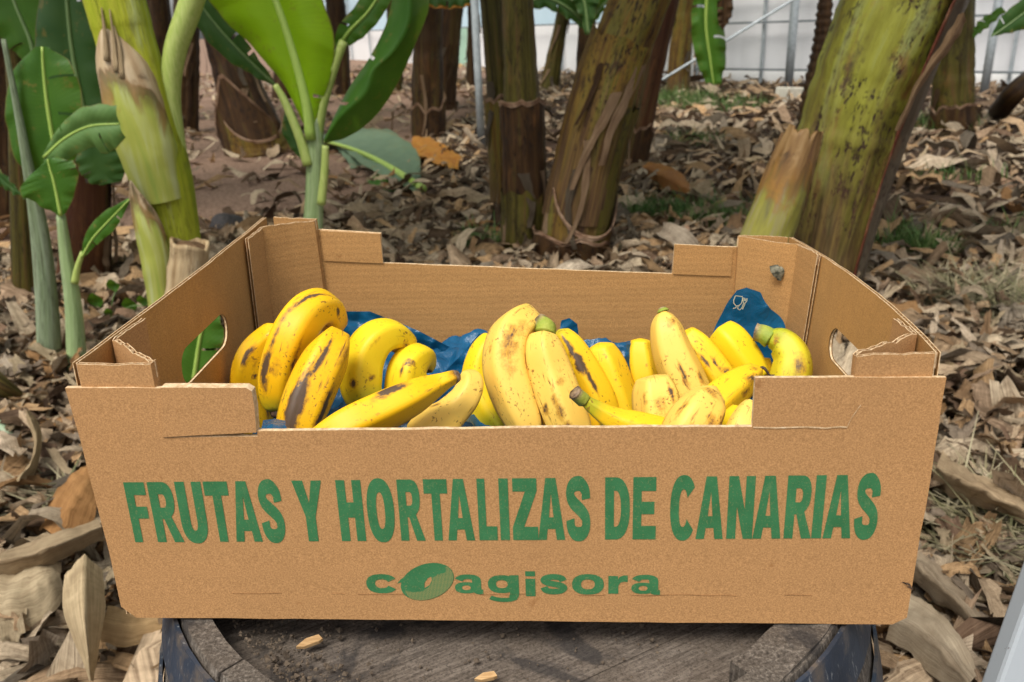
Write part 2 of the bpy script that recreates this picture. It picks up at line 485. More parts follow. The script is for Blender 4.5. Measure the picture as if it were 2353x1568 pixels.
def stem_mat(name, stops, dark=(0.030, 0.018, 0.012), spots=0.35, u=14, v=2.2, rough=0.5, brown=0.0, dim=1.0, foot=None):
    """Pseudostem skin: long streaks from stops, dark scuffs, brown scabs."""
    b = MB(name)
    uv = b.n('TexCoord').outputs['UV']
    rnd = b.math('MULTIPLY', b.n('ObjectInfo').outputs['Random'], 23.0)
    off = b.n('CombineXYZ', X=rnd, Y=rnd, Z=rnd).outputs[0]
    def m(s3):
        return b.n('VectorMath', {'operation': 'ADD'}, i0=b.n('Mapping', i0=uv, Scale=s3).outputs[0], i1=off).outputs[0]
    st = b.noise(m((u, v, 1)), 1.0, 7, 0.68, 0.3)
    fi = b.noise(m((u * 9, v * 3, 1)), 1.0, 3, 0.6)
    f = b.math('ADD', b.math('MULTIPLY', st, 0.82), b.math('MULTIPLY', fi, 0.18))
    f = b.n('MapRange', Value=f, From_Min=0.34, From_Max=0.66).outputs[0]
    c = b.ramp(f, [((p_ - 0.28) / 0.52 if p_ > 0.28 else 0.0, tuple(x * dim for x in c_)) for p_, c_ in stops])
    c = b.mix(b.ramp(fi, [(0.4, 0.0), (0.75, 0.3)]), c, dark)
    blot = b.noise(m((13, 5, 1)), 1.0, 7, 0.72)
    c = b.mix(b.ramp(blot, [(0.60 - 0.1 * spots, 0.0), (0.72 - 0.1 * spots, min(1, 0.35 + spots))]), c, tuple(x * 1.6 for x in dark))
    sp = b.math('MULTIPLY', b.ramp(b.noise(m((85, 26, 1)), 1.0, 4, 0.65), [(0.54, 0.0), (0.59, 1.0)]), b.ramp(b.noise(m((8, 3.5, 1)), 1.0, 3), [(0.46, 0.0), (0.56, 1.0)]))
    c = b.mix(b.math('MULTIPLY', sp, min(1, spots * 2)), c, dark)
    if brown:
        br = b.noise(m((7, 2.5, 1)), 1.0, 7, 0.72, 0.5)
        c = b.mix(b.ramp(br, [(0.56, 0.0), (0.66, brown)]), c, (0.20, 0.085, 0.03))
    if foot:
        vv = b.n('SeparateXYZ', Vector=uv).outputs[1]
        kk = b.math('ADD', vv, b.math('MULTIPLY', b.math('SUBTRACT', b.noise(m((u * 1.6, 1.2, 1)), 1.0, 6, 0.7, 0.4), 0.5), 1.5))
        kk = b.n('MapRange', Value=kk, From_Min=foot[0], From_Max=foot[1], To_Min=1.0, To_Max=0.0).outputs[0]
        c = b.mix(b.math('MULTIPLY', kk, 0.9), c, b.ramp(fi, [(0.35, (0.030, 0.016, 0.012)), (0.5, (0.085, 0.045, 0.026)), (0.66, (0.16, 0.10, 0.035))]))
    return b.done(b.principled(c, rough, b.bump(b.math('ADD', f, b.math('MULTIPLY', sp, -0.4)), 0.7, 0.008), 0.16))
M_stgreen = stem_mat('green_yellow_pseudostem', [(0.30, (0.17, 0.24, 0.015)), (0.45, (0.30, 0.35, 0.018)), (0.60, (0.42, 0.44, 0.035)), (0.78, (0.42, 0.47, 0.20))], spots=0.12, u=7, v=1.2)
M_stpale = stem_mat('pale_sucker_stem', [(0.30, (0.22, 0.32, 0.12)), (0.55, (0.33, 0.44, 0.20)), (0.75, (0.42, 0.50, 0.30))], spots=0.05, u=6, v=1.5)
M_stgrey = stem_mat('waxy_sucker_stem', [(0.30, (0.15, 0.20, 0.10)), (0.55, (0.25, 0.31, 0.19)), (0.75, (0.33, 0.38, 0.27))], spots=0.18, u=6, v=1.5)
M_strunk = stem_mat('mossy_green_pseudostem', [(0.28, (0.13, 0.100, 0.022)), (0.42, (0.22, 0.205, 0.028)), (0.56, (0.33, 0.33, 0.045)), (0.74, (0.36, 0.39, 0.13))], dark=(0.035, 0.022, 0.015), spots=0.55, u=8, v=1.2, brown=0.65, dim=0.80, foot=(0.30, 0.95))
M_stolive = stem_mat('olive_brown_pseudostem', [(0.28, (0.050, 0.026, 0.012)), (0.42, (0.150, 0.078, 0.022)), (0.54, (0.27, 0.165, 0.030)), (0.66, (0.19, 0.170, 0.030)), (0.8, (0.34, 0.20, 0.09))], dark=(0.022, 0.012, 0.010), spots=0.45, u=16, v=0.9, brown=0.5, dim=0.66, foot=(0.10, 0.55))
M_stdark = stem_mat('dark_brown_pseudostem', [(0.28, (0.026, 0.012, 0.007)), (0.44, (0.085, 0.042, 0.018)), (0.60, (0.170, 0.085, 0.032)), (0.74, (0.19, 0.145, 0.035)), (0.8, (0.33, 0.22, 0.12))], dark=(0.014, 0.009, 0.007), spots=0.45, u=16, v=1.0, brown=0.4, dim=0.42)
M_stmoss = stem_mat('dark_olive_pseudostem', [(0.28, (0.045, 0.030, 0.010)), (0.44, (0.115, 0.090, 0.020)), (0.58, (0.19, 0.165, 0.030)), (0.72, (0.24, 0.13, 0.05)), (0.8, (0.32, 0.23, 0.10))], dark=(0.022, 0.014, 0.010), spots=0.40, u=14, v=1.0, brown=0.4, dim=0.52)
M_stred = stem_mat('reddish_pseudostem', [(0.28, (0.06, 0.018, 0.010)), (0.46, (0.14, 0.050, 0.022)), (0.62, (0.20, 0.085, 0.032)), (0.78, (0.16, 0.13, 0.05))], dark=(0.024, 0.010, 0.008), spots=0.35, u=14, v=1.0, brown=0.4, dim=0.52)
M_sheathgrey = stem_mat('grey_brown_sheath', [(0.28, (0.075, 0.050, 0.034)), (0.46, (0.135, 0.100, 0.065)), (0.62, (0.20, 0.160, 0.110)), (0.78, (0.17, 0.17, 0.07))], dark=(0.035, 0.018, 0.013), spots=0.40, u=9, v=1.2, brown=0.3, dim=0.55)
M_sheathred = stem_mat('red_sheath_rim', [(0.3, (0.17, 0.025, 0.015)), (0.6, (0.30, 0.10, 0.05)), (0.8, (0.40, 0.24, 0.13))], spots=0.15, u=5, v=6, dim=0.5)
M_sheathtan = stem_mat('dry_tan_sheath', [(0.26, (0.20, 0.125, 0.055)), (0.45, (0.38, 0.27, 0.145)), (0.62, (0.50, 0.38, 0.22)), (0.80, (0.58, 0.47, 0.31))], dark=(0.10, 0.05, 0.025), spots=0.15, u=12, v=2.0, rough=0.7, brown=0.5)
M_cutedge = stem_mat('fibrous_cut_edge', [(0.28, (0.09, 0.045, 0.022)), (0.5, (0.22, 0.13, 0.065)), (0.75, (0.40, 0.27, 0.16))], dark=(0.04, 0.02, 0.012), spots=0.35, u=20, v=12, rough=0.85)

M_rim = stem_mat('dry_sheath_rim', [(0.28, (0.09, 0.045, 0.025)), (0.5, (0.24, 0.14, 0.085)), (0.75, (0.38, 0.26, 0.17))], dark=(0.05, 0.025, 0.015), spots=0.2, u=14, v=8)
M_strip = stem_mat('dead_hanging_strip', [(0.28, (0.10, 0.055, 0.028)), (0.5, (0.22, 0.135, 0.075)), (0.75, (0.36, 0.25, 0.15))], dark=(0.03, 0.016, 0.010), spots=0.25, u=10, v=6)
# cut sheaths that run from brown-tan at the torn top to green below: t = 1 at the top
def graded_sheath(name, lo, hi, edge):
    b = MB(name)
    uv = b.n('TexCoord').outputs['UV']
    st = b.noise(b.n('Mapping', i0=uv, Scale=(12, 2.4, 1)).outputs[0], 1.0, 5, 0.6, 0.4)
    bl = b.noise(b.n('Mapping', i0=uv, Scale=(8, 8, 1)).outputs[0], 1.0, 4, 0.6, 0.6)
    g = b.ramp(st, lo)
    t = b.ramp(st, hi)
    k = b.math('ADD', b.attr('t'), b.math('MULTIPLY', b.math('SUBTRACT', bl, 0.5), 0.55))
    c = b.mix(b.ramp(k, [(edge - 0.10, 0.0), (edge + 0.03, 1.0)]), g, t)
    ring = b.ramp(k, [(edge - 0.16, 0.0), (edge - 0.06, 0.75), (edge + 0.02, 0.75), (edge + 0.09, 0.0)])
    c = b.mix(ring, c, b.ramp(bl, [(0.35, (0.04, 0.018, 0.010)), (0.65, (0.27, 0.13, 0.020))]))
    return b.done(b.principled(c, 0.6, b.bump(b.math('ADD', st, bl), 0.5, 0.006), 0.35))
M_cutleft = graded_sheath('tan_topped_cut_sheath', [(0.3, (0.24, 0.32, 0.05)), (0.5, (0.36, 0.38, 0.07)), (0.7, (0.44, 0.47, 0.22))], [(0.3, (0.26, 0.16, 0.075)), (0.5, (0.42, 0.31, 0.18)), (0.7, (0.52, 0.42, 0.28))], 0.60)
M_cutright = graded_sheath('brown_topped_cut_sheath', [(0.34, (0.13, 0.12, 0.045)), (0.48, (0.235, 0.22, 0.035)), (0.62, (0.25, 0.215, 0.12))], [(0.3, (0.075, 0.034, 0.014)), (0.5, (0.20, 0.112, 0.038)), (0.7, (0.33, 0.22, 0.10))], 0.80)

# dry litter: object colour x vertex colour
def dry_mat(name, use_attr):
    b = MB(name)
    uv = b.n('TexCoord').outputs['UV']
    base = b.attr('Col', 'Color') if use_attr else b.n('ObjectInfo').outputs['Color']
    geo = b.n('NewGeometry').outputs['Random Per Island'] if use_attr else b.n('ObjectInfo').outputs['Random']
    k = b.math('MULTIPLY', geo, 31.0)
    off = b.n('CombineXYZ', X=k, Y=k, Z=k).outputs[0]
    def m(s3):
        return b.n('VectorMath', {'operation': 'ADD'}, i0=b.n('Mapping', i0=uv, Scale=s3).outputs[0], i1=off).outputs[0]
    st = b.noise(m((2.0, 34, 1)), 1.0, 4, 0.65)
    ln = b.noise(m((22, 3, 1) if use_attr else (48, 5, 1)), 1.0, 6, 0.75, 0.0 if use_attr else 0.6)
    bl = b.noise(m((3, 4, 1)), 1.0, 4, 0.6)
    f = b.math('ADD', b.math('MULTIPLY', st, 0.3), b.math('MULTIPLY', ln, 0.7))
    c = b.mix(b.ramp(f, [(0.38, 0.0), (0.62, 1.0)]), b.mix(1.0, base, (0.46, 0.42, 0.38) if use_attr else (0.62, 0.57, 0.52), 'MULTIPLY'), b.mix(1.0, base, (1.42, 1.42, 1.40) if use_attr else (1.22, 1.22, 1.2), 'MULTIPLY'))
    c = b.mix(b.ramp(bl, [(0.55, 0.0), (0.72, 0.55)]), c, b.mix(1.0, base, (0.34, 0.28, 0.24), 'MULTIPLY'))
    p = b.principled(c, 0.85, b.bump(f, 0.9, 0.006), 0.08)
    t = b.n('BsdfTranslucent', Color=c).outputs[0]
    return b.done(b.n('MixShader', i0=0.12, i1=p, i2=t).outputs[0])
M_litter = dry_mat('leaf_litter_mass', True)
M_dry = dry_mat('dry_leaf', False)
b = MB('plantation_soil')
oc = b.coord()
n1 = b.noise(oc, 3, 5, 0.65); n2 = b.noise(oc, 45, 5, 0.7)
c = b.ramp(b.math('ADD', b.math('MULTIPLY', n1, 0.5), b.math('MULTIPLY', n2, 0.5)), [(0.32, (0.020, 0.013, 0.009)), (0.52, (0.060, 0.038, 0.026)), (0.70, (0.14, 0.092, 0.064))])
px = b.n('SeparateXYZ', Vector=oc)
bare = b.math('MULTIPLY', b.n('MapRange', Value=px.outputs[0], From_Min=-0.9, From_Max=-1.5).outputs[0], b.n('MapRange', Value=b.math('ADD', px.outputs[1], b.math('MULTIPLY', n1, 2.0)), From_Min=4.2, From_Max=5.4).outputs[0])
c = b.mix(bare, c, b.ramp(n2, [(0.34, (0.12, 0.075, 0.052)), (0.5, (0.25, 0.160, 0.112)), (0.66, (0.36, 0.25, 0.18))]))
M_soil = b.done(b.principled(c, 0.95, b.bump(n2, 0.9, 0.02), 0.1))
b = MB('grass_blade')
c = b.ramp(b.n('NewGeometry').outputs['Random Per Island'], [(0.1, (0.045, 0.105, 0.018)), (0.5, (0.075, 0.16, 0.03)), (0.9, (0.16, 0.20, 0.06))])
M_grass = b.done(b.n('MixShader', i0=0.25, i1=b.principled(c, 0.6), i2=b.n('BsdfTranslucent', Color=c).outputs[0]).outputs[0])
b = MB('pale_moss_straw')
c = b.ramp(b.n('NewGeometry').outputs['Random Per Island'], [(0.1, (0.10, 0.10, 0.04)), (0.5, (0.20, 0.17, 0.09)), (0.9, (0.30, 0.26, 0.16))])
M_straw = b.done(b.principled(c, 0.8))
b = MB('dark_rotten_stump')
c = b.ramp(b.noise(b.coord(), 30, 5), [(0.3, (0.012, 0.011, 0.012)), (0.7, (0.05, 0.042, 0.04))])
M_stone = b.done(b.principled(c, 0.7, b.bump(b.noise(b.coord(), 60, 5), 0.6, 0.005)))
b = MB('concrete_block')
c = b.ramp(b.noise(b.coord(), 20, 5), [(0.3, (0.42, 0.40, 0.33)), (0.7, (0.58, 0.55, 0.46))])
M_conc = b.done(b.principled(c, 0.9))

def film(name, col, tcol, tr, cloud=0.15):
    b = MB(name)
    n1 = b.noise(b.coord(), 0.9, 5, 0.6)
    n2 = b.noise(b.coord(scale=(3, 3, 0.3)), 1.5, 4, 0.6)
    k = b.ramp(b.math('ADD', b.math('MULTIPLY', n1, 0.5), b.math('MULTIPLY', n2, 0.5)), [(0.35, 1.0 - cloud), (0.65, 1.0)])
    c = b.mix(1.0, col, k, 'MULTIPLY')
    tc = b.mix(1.0, tcol, k, 'MULTIPLY')
    p = b.principled(c, 0.4, b.bump(n2, 0.2, 0.05), 0.5)
    return b.done(b.n('MixShader', i0=tr, i1=p, i2=b.n('BsdfTranslucent', Color=tc).outputs[0]).outputs[0])
M_white = film('white_plastic_sheet', (0.93, 0.93, 0.91), (0.97, 0.97, 0.97), 0.12, 0.05)
M_blue = film('sky_tinted_film', (0.62, 0.82, 0.92), (0.80, 0.95, 1.0), 0.18, 0.08)  # blue of the sky behind the wall is put into this film's colour
M_mist = film('misty_grey_film', (0.84, 0.84, 0.85), (0.97, 0.97, 0.98), 0.15, 0.14)
M_gpane = film('pale_green_sheet', (0.42, 0.66, 0.50), (0.6, 0.85, 0.68), 0.15, 0.1)

# ------------------------------------------------------------------ ground
def ground_h(x, y):
    return GZ + 0.022 * fbm((x, y, 0), 0.9, 3) + 0.012 * fbm((x, y, 5), 4.0, 2)
xs = np.concatenate([np.linspace(-150, -9, 12), np.linspace(-8, 8, 90), np.linspace(9, 150, 12)])
ys = np.concatenate([np.linspace(-60, -3, 8), np.linspace(-2, 14, 90), np.linspace(15, 240, 20)])
V = [(x, y, ground_h(x, y) if abs(x) < 9 and -3 < y < 15 else GZ) for y in ys for x in xs]
tag(mesh('ground', V, grid_faces(len(ys), len(xs)), M_soil, loc=(0, 0, GZ)), kind='structure')

# ------------------------------------------------------------------ greenhouse wall far behind
def wall_run(name, a, bb, nbay, zs, mats, label, frame_m, rails, post_w=0.035):
    """A straight run of film wall from a to bb: panels between posts and rails."""
    a = np.array([*a, GZ - 0.02]); bb = np.array([*bb, GZ - 0.02])
    r = thing(name, (a + bb) / 2, label, 'wall', None)
    d = (bb - a); L = np.linalg.norm(d); d = d / L
    nrm = np.array([-d[1], d[0], 0])
    for i in range(nbay):
        p0 = a + d * (L * i / nbay); p1 = a + d * (L * (i + 1) / nbay)
        for (z0, z1), mm in zip(zs, mats):
            mm_ = mm(i) if callable(mm) else mm
            n_ = 5
            Vp = []
            for k in range(n_):
                for q in range(n_):
                    f, g = k / (n_ - 1), q / (n_ - 1)
                    bul = 0.03 * math.sin(math.pi * f) * math.sin(math.pi * g) * random.uniform(0.3, 1)
                    Vp.append(p0 + (p1 - p0) * f + nrm * bul + np.array([0, 0, z0 + (z1 - z0) * g]))
            mesh('panel', Vp, grid_faces(n_, n_), mm_, r)
    for i in range(nbay + 1):
        p0 = a + d * (L * i / nbay) + nrm * 0.10
        Vb, Fb = boxv(-post_w / 2, post_w / 2, -0.03, 0.03, 0, zs[-1][1])
        Vb = [p0 + d * v[0] + nrm * v[1] + np.array([0, 0, v[2]]) for v in Vb]
        mesh('post', Vb, Fb, M_galv, r, smooth=False)
    for z in rails:
        Vb, Fb = boxv(0, L, -0.018, 0.018, z - 0.016, z + 0.016)
        Vb = [a + nrm * 0.17 + d * v[0] + nrm * v[1] + np.array([0, 0, v[2]]) for v in Vb]
        mesh('rail', Vb, Fb, frame_m, r, smooth=False)
    return r

wall_run('greenhouse_wall', (11.0, 7.6), (2.6, 15.2), 9, [(0, 0.24), (0.24, 4.2)], [M_white, M_mist],
         'misty plastic greenhouse wall with steel grid behind the mossy green trunk', M_dkfr, (0.24, 0.98, 1.45, 2.4))
wall_run('greenhouse_wall', (2.5, 15.35), (-14.5, 44.0), 15, [(0, 1.05), (1.05, 4.5)],
         [lambda i: M_gpane if i == 4 else M_white, M_blue],
         'white greenhouse wall with sky tinted film above, seen between the dark trunks', M_dkfr, (1.05, 2.2))

# ------------------------------------------------------------------ leaf litter (mass)
DRY = 1.25 * np.array([(0.32, 0.240, 0.160), (0.26, 0.180, 0.110), (0.42, 0.335, 0.235), (0.20, 0.140, 0.092), (0.30, 0.24, 0.175), (0.33, 0.215, 0.115),
                (0.105, 0.068, 0.045), (0.46, 0.37, 0.26), (0.20, 0.165, 0.125)])

def litter_piece(nu, nv, l, w, r, kind=0):
    """Curled strip of dry leaf, length l, width w, in its own coordinates (numpy)."""
    t = np.linspace(0, 1, nu)[:, None]
    s = np.linspace(-1, 1, nv)[None, :]
    prof = np.clip(np.sin(np.pi * (0.10 + 0.86 * t)) ** r.uniform(0.25, 0.9), 0.04, 1) * (1 + r.uniform(-0.22, 0.22, (nu, 1)))
    curl = r.uniform(0.05, 1.15) * (1 + r.uniform(-0.5, 0.5) * (t - 0.5) * 2)
    ang = s * curl
    sx = np.where(np.abs(curl) > 1e-3, np.sin(ang) / curl, s) * w / 2 * prof
    sz = (1 - np.cos(ang)) / curl * w / 2 * prof * r.choice([-1, 1])
    bend = r.normal(0, 1.1)
    th = bend * (t - 0.5) + r.uniform(0.2, 0.8) * np.sin(t * r.uniform(4, 11) + r.uniform(0, 6))
    yy = np.cumsum(np.cos(th) * l / (nu - 1), axis=0); yy = yy - yy.mean()
    zz = np.cumsum(np.sin(th) * l / (nu - 1), axis=0); zz = zz - zz.min()
    tw = r.normal(0, 0.7) * (t - 0.5)
    sx = sx * (1 + r.normal(0, 0.16, (nu, nv)) * (np.abs(s) > 0.8))
    X = sx * np.cos(tw) - sz * np.sin(tw) + r.normal(0, 0.12) * w * np.sin(t * 5)
    Z = sx * np.sin(tw) + sz * np.cos(tw) + zz + r.normal(0, 0.085 * w, (nu, nv))
    Y = yy + 0 * s + r.normal(0, 0.04 * l, (nu, nv)) * (np.abs(s) > 0.6)
    return np.stack([X + 0 * t, Y, Z], -1).reshape(-1, 3)

def litter_mass(count, pos_fn, nu, nv, size, lift, straw=False):
    k = nu * nv
    Vs = np.zeros((count, k, 3)); Cs = np.ones((count, k, 4))
    Fq = np.array(grid_faces(nu, nv))
    protos = [litter_piece(nu, nv, 1.0, rng.uniform(0.02, 0.07) if straw else 1.0 * rng.uniform(0.07, 0.20) * (1 if rng.random() < .7 else 1.9), rng) for _ in range(120)]
    for i in range(count):
        x, y = pos_fn()
        P = protos[rng.integers(len(protos))] * (size * math.exp(rng.normal(0, 0.38)))
        az = rng.uniform(0, 2 * math.pi); tl = rng.normal(0, 0.20); rl = rng.normal(0, 0.36)
        Rm = np.array(Euler((tl, rl, az)).to_matrix())
        Q = P @ Rm.T
        Q[:, 2] -= Q[:, 2].mean()
        g = ground_h(x, y)
        Q[:, 2] += g + abs(rng.normal(0, lift)) + 0.004
        Q[:, 2] = np.maximum(Q[:, 2], g - 0.01)
        Vs[i] = Q + np.array([x, y, 0])
        c = DRY[rng.integers(len(DRY))] * math.exp(rng.normal(-0.04, 0.46))
        Cs[i, :, :3] = np.maximum(c * min(1.0, 0.46 / c.max()), 0.02)
    F = (Fq[None] + (np.arange(count) * k)[:, None, None]).reshape(-1, 4)
    uv = np.stack(np.meshgrid(np.linspace(0, 1, nv), np.linspace(0, 1, nu)), -1).reshape(-1, 2)
    return Vs.reshape(-1, 3), F, np.tile(uv, (count, 1)), Cs.reshape(-1, 4)

def polar(r0, r1, p=1.0):
    while True:
        r = r0 + (r1 - r0) * rng.random() ** p
        a = rng.uniform(-0.92, 0.92)
        x, y = CAM[0] + r * math.sin(a), CAM[1] + r * math.cos(a)
        if (x - 0.005) ** 2 + (y - 0.175) ** 2 < 0.34 ** 2:
            continue
        if x < -0.28 and y < 1.0 and rng.random() < 0.6:
            continue                      # shredded chips lie open here
        if x < -1.2 and y > 4.3 and rng.random() < (0.72 if y < 14 else 0.4):
            continue                      # bare soil on the left behind
        return x, y

for nm, args in (('leaf_litter', (11000, lambda: polar(0.75, 5.0, 0.75), 12, 5, 0.235, 0.036)), ('leaf_litter', (11500, lambda: polar(4.6, 27.0, 1.0), 6, 3, 0.30, 0.040))):
    V, F, U, Cc = litter_mass(*args)
    tag(np_mesh(nm, V, F, M_litter, U, Cc), kind='stuff')
V, F, U, Cc = litter_mass(16000, lambda: polar(0.75, 5.0, 0.9), 6, 2, 0.10, 0.040, True)
tag(np_mesh('straw', V, F, M_litter, U, Cc), kind='stuff')

# shredded wood and fibres at the near left
def chips(count, x0, x1, y0, y1, ln):
    Vs, Fs, Cs = [], [], []
    for i in range(count):
        x, y = rng.uniform(x0, x1), rng.uniform(y0, y1)
        if (x - 0.005) ** 2 + (y - 0.175) ** 2 < 0.34 ** 2:
            continue
        l = ln * math.exp(rng.normal(0, 0.5)); w = l * rng.uniform(0.10, 0.3); h = w * 0.5
        Vb, Fb = boxv(-l / 2, l / 2, -w / 2, w / 2, -h / 2, h / 2)
        Rm = np.array(Euler((rng.normal(0, .5), rng.normal(0, .35), rng.uniform(0, 6.28))).to_matrix())
        Q = np.array(Vb) @ Rm.T + np.array([x, y, ground_h(x, y) + abs(rng.normal(0.01, 0.012))])
        b0 = len(Vs) * 8
        Vs.append(Q); Fs += [tuple(k + b0 for k in f) for f in Fb]
        c = np.array([(0.36, 0.22, 0.11), (0.24, 0.14, 0.07), (0.46, 0.31, 0.17), (0.15, 0.09, 0.05)][rng.integers(4)]) * math.exp(rng.normal(0, .2))
        Cs += [(*c, 1)] * 8
    o = np_mesh('wood_chips', np.vstack(Vs), np.array(Fs), M_litter, np.zeros((len(Cs), 2)), np.array(Cs), smooth=False)
    return tag(o, kind='stuff')
chips(5200, -1.25, -0.28, 0.25, 1.15, 0.028)

# ------------------------------------------------------------------ surfaces from three edge lines
def patch(left, mid, right, n=26, m=6, bulge=0.0, ruffle=0.0, seed=0.0):
    """Surface through three lines of points; uv, vertex t."""
    Lp, Mp, Rp = crom(left, n), crom(mid, n), crom(right, n)
    V, UV, T = [], [], []
    Ls = np.concatenate([[0], np.cumsum(np.linalg.norm(np.diff(Mp, axis=0), axis=1))])
    for i in range(n):
        for j in range(2 * m + 1):
            s = (j - m) / m
            e = Lp[i] if s < 0 else Rp[i]
            q = Mp[i] + (e - Mp[i]) * abs(s)
            wv = np.linalg.norm(e - Mp[i])
            k = abs(s)
            q = q + np.array([0, -1, 0.35]) * bulge * wv * 4 * k * (1 - k)
            if ruffle:
                q = q + np.array([0, 1, 0.5]) * ruffle * k * k * (math.sin(9 * i / n * 3.1 + 2 * seed + (0 if s < 0 else 1.7)) + fbm((i * .35, s, seed), 1.0, 2))
            V.append(q); UV.append((0.5 + s * 0.5, Ls[i])); T.append(i / (n - 1))
    return np.array(V), grid_faces(n, 2 * m + 1), np.array(UV), np.array(T)

def pxline(pts, Y=None):
    return [at(p[0], p[1], p[2] if len(p) > 2 else Y) for p in pts]

def leaf_part(parent, left, mid, right, m, Y, bulge=0.1, ruffle=0.004, seed=0.0, rib=None, ribw=(16, 4), name='leaf', label=None, tears=2):
    """A leaf blade (child of parent) with its midrib as its sub-part."""
    L_, M_, R_ = pxline(left, Y), pxline(mid, Y), pxline(right, Y)
    V, F, U, T = patch(L_, M_, R_, n=52, bulge=bulge, ruffle=ruffle, seed=seed)
    rt = random.Random(int(seed * 100) + len(left))
    cut = set()
    for _ in range(tears if m not in (M_lbright,) else 1):
        row, sd2, dp = rt.randrange(8, 46), rt.choice((-1, 1)), rt.randrange(3, 6)
        for j in range(12):
            if (j >= 12 - dp and sd2 > 0) or (j < dp and sd2 < 0):
                cut.add(row * 12 + j)
    F = [f for k, f in enumerate(F) if k not in cut]
    o = mesh(name, V, F, m, parent, U)
    if label:
        o['label'] = label
    if rib is not None:
        P = crom(M_, 20)
        k = mpx(P[0])
        rr = np.linspace(ribw[0] * k / 2, ribw[1] * k / 2, 20)
        P = P + np.array([0, -1, 0]) * rr[:, None] * 0.5
        V, F, U, T = tube(P, rr, 8)
        mesh('midrib', V, F, rib, o, U)
    return o

def stem_curve(pts, Y, n=30, top=None, foot=0.04):
    """Centre line and radii of a stem from (u, v, width) marks running bottom to top at depth Y (or (u,v,width,Y))."""
    P, R = [], []
    for p in pts:
        q = at(p[0], p[1], p[3] if len(p) > 3 else Y)
        P.append(q); R.append(p[2] * mpx(q) / 2)
    P = np.array(P); R = np.array(R)
    if P[0][2] > GZ - foot:                                  # carry the foot down into the ground
        d = P[0] - P[1]
        d = d / max(1e-6, -d[2]) if d[2] < -1e-4 else np.array([0, 0, -1.0])
        d[:2] = np.clip(d[:2], -0.5, 0.5)
        k = P[0][2] - (GZ - foot)
        P = np.vstack([P[0] + d * k, P]); R = np.concatenate([[R[0] * 1.12], R])
    if top is not None and P[-1][2] < top:
        d = nz(P[-1] - P[-2])
        d = d / max(0.3, d[2])
        P = np.vstack([P, P[-1] + d * (top - P[-1][2])]); R = np.concatenate([R, [R[-1] * 0.8]])
    C = crom(np.hstack([P, R[:, None]]), n)
    return C[:, :3], np.abs(C[:, 3])

def lumpy(R, seed, amt=0.05):
    return R * np.array([1 + amt * fbm((i * 0.5, seed, 0), 1.0, 2) for i in range(len(R))])

def shell(P, R, t0, t1, a0, a1, off=0.006, top='ragged', n=26, m=16, flare=0.0, seed=0.0, thick=None, band=None, rag=0.05):
    """A leaf sheath: part of a tube wall round the stem P, R from t0 to t1 and angle a0 to a1 (degrees, 0 faces the camera side)."""
    k = len(P)
    T = np.gradient(P, axis=0)
    V, UV, TT = [], [], []
    for i in range(n):
        for j in range(m):
            f, g = i / (n - 1), j / (m - 1)
            te = t1
            if top == 'ragged':
                te = t1 + rag * (t1 - t0) * fbm((g * 5, seed, 1), 1.0, 3) * 2
            elif top == 'point':
                te = t1 - (t1 - t0) * 0.42 * abs(2 * g - 1) ** 1.2
            elif top == 'scoop':
                te = t1 - (t1 - t0) * 0.30 * (1 - (2 * g - 1) ** 2)
            t = t0 + (te - t0) * f if band is None else te - band * (1 - f)
            x = min(max(t, 0), 0.9999) * (k - 1); q = int(x); w = x - q
            c = P[q] * (1 - w) + P[q + 1] * w; r = R[q] * (1 - w) + R[q + 1] * w
            tt = nz(T[q])
            side = nz(np.cross([0, 1, 0], tt)); fr = -np.cross(tt, side)
            a = math.radians(a0 + (a1 - a0) * g)
            rr = r + off + flare * f ** 3 + (0.004 + 0.03 * r) * fbm((f * 4, g * 4, seed), 1.0, 3)
            V.append(c + rr * (math.sin(a) * side + math.cos(a) * fr))
            UV.append(((a + math.pi) / (2 * math.pi), (t - t0) * np.linalg.norm(P[-1] - P[0]))); TT.append(f)
    F = grid_faces(n, m)
    V = np.array(V)
    if thick:                                                 # give the sheath a wall thickness
        nV = len(V)
        cen = np.repeat(np.array([V[i * m:(i + 1) * m].mean(0) for i in range(n)]), m, axis=0)
        inn = V + (cen - V) / (np.linalg.norm(cen - V, axis=1)[:, None] + 1e-9) * thick
        V = np.vstack([V, inn])
        F2 = [tuple(reversed([q + nV for q in f])) for f in F]
        rim = [(n - 1) * m + j for j in range(m)]
        Fr = [(rim[j], rim[j + 1], rim[j + 1] + nV, rim[j] + nV) for j in range(m - 1)]
        for i in range(n - 1):
            Fr.append((i * m, (i + 1) * m, (i + 1) * m + nV, i * m + nV))
            e = m - 1
            Fr.append((i * m + e, i * m + e + nV, (i + 1) * m + e + nV, (i + 1) * m + e))
        F = F + F2 + Fr
        UV = UV + UV; TT = TT + TT
    return V, F, np.array(UV), np.array(TT)

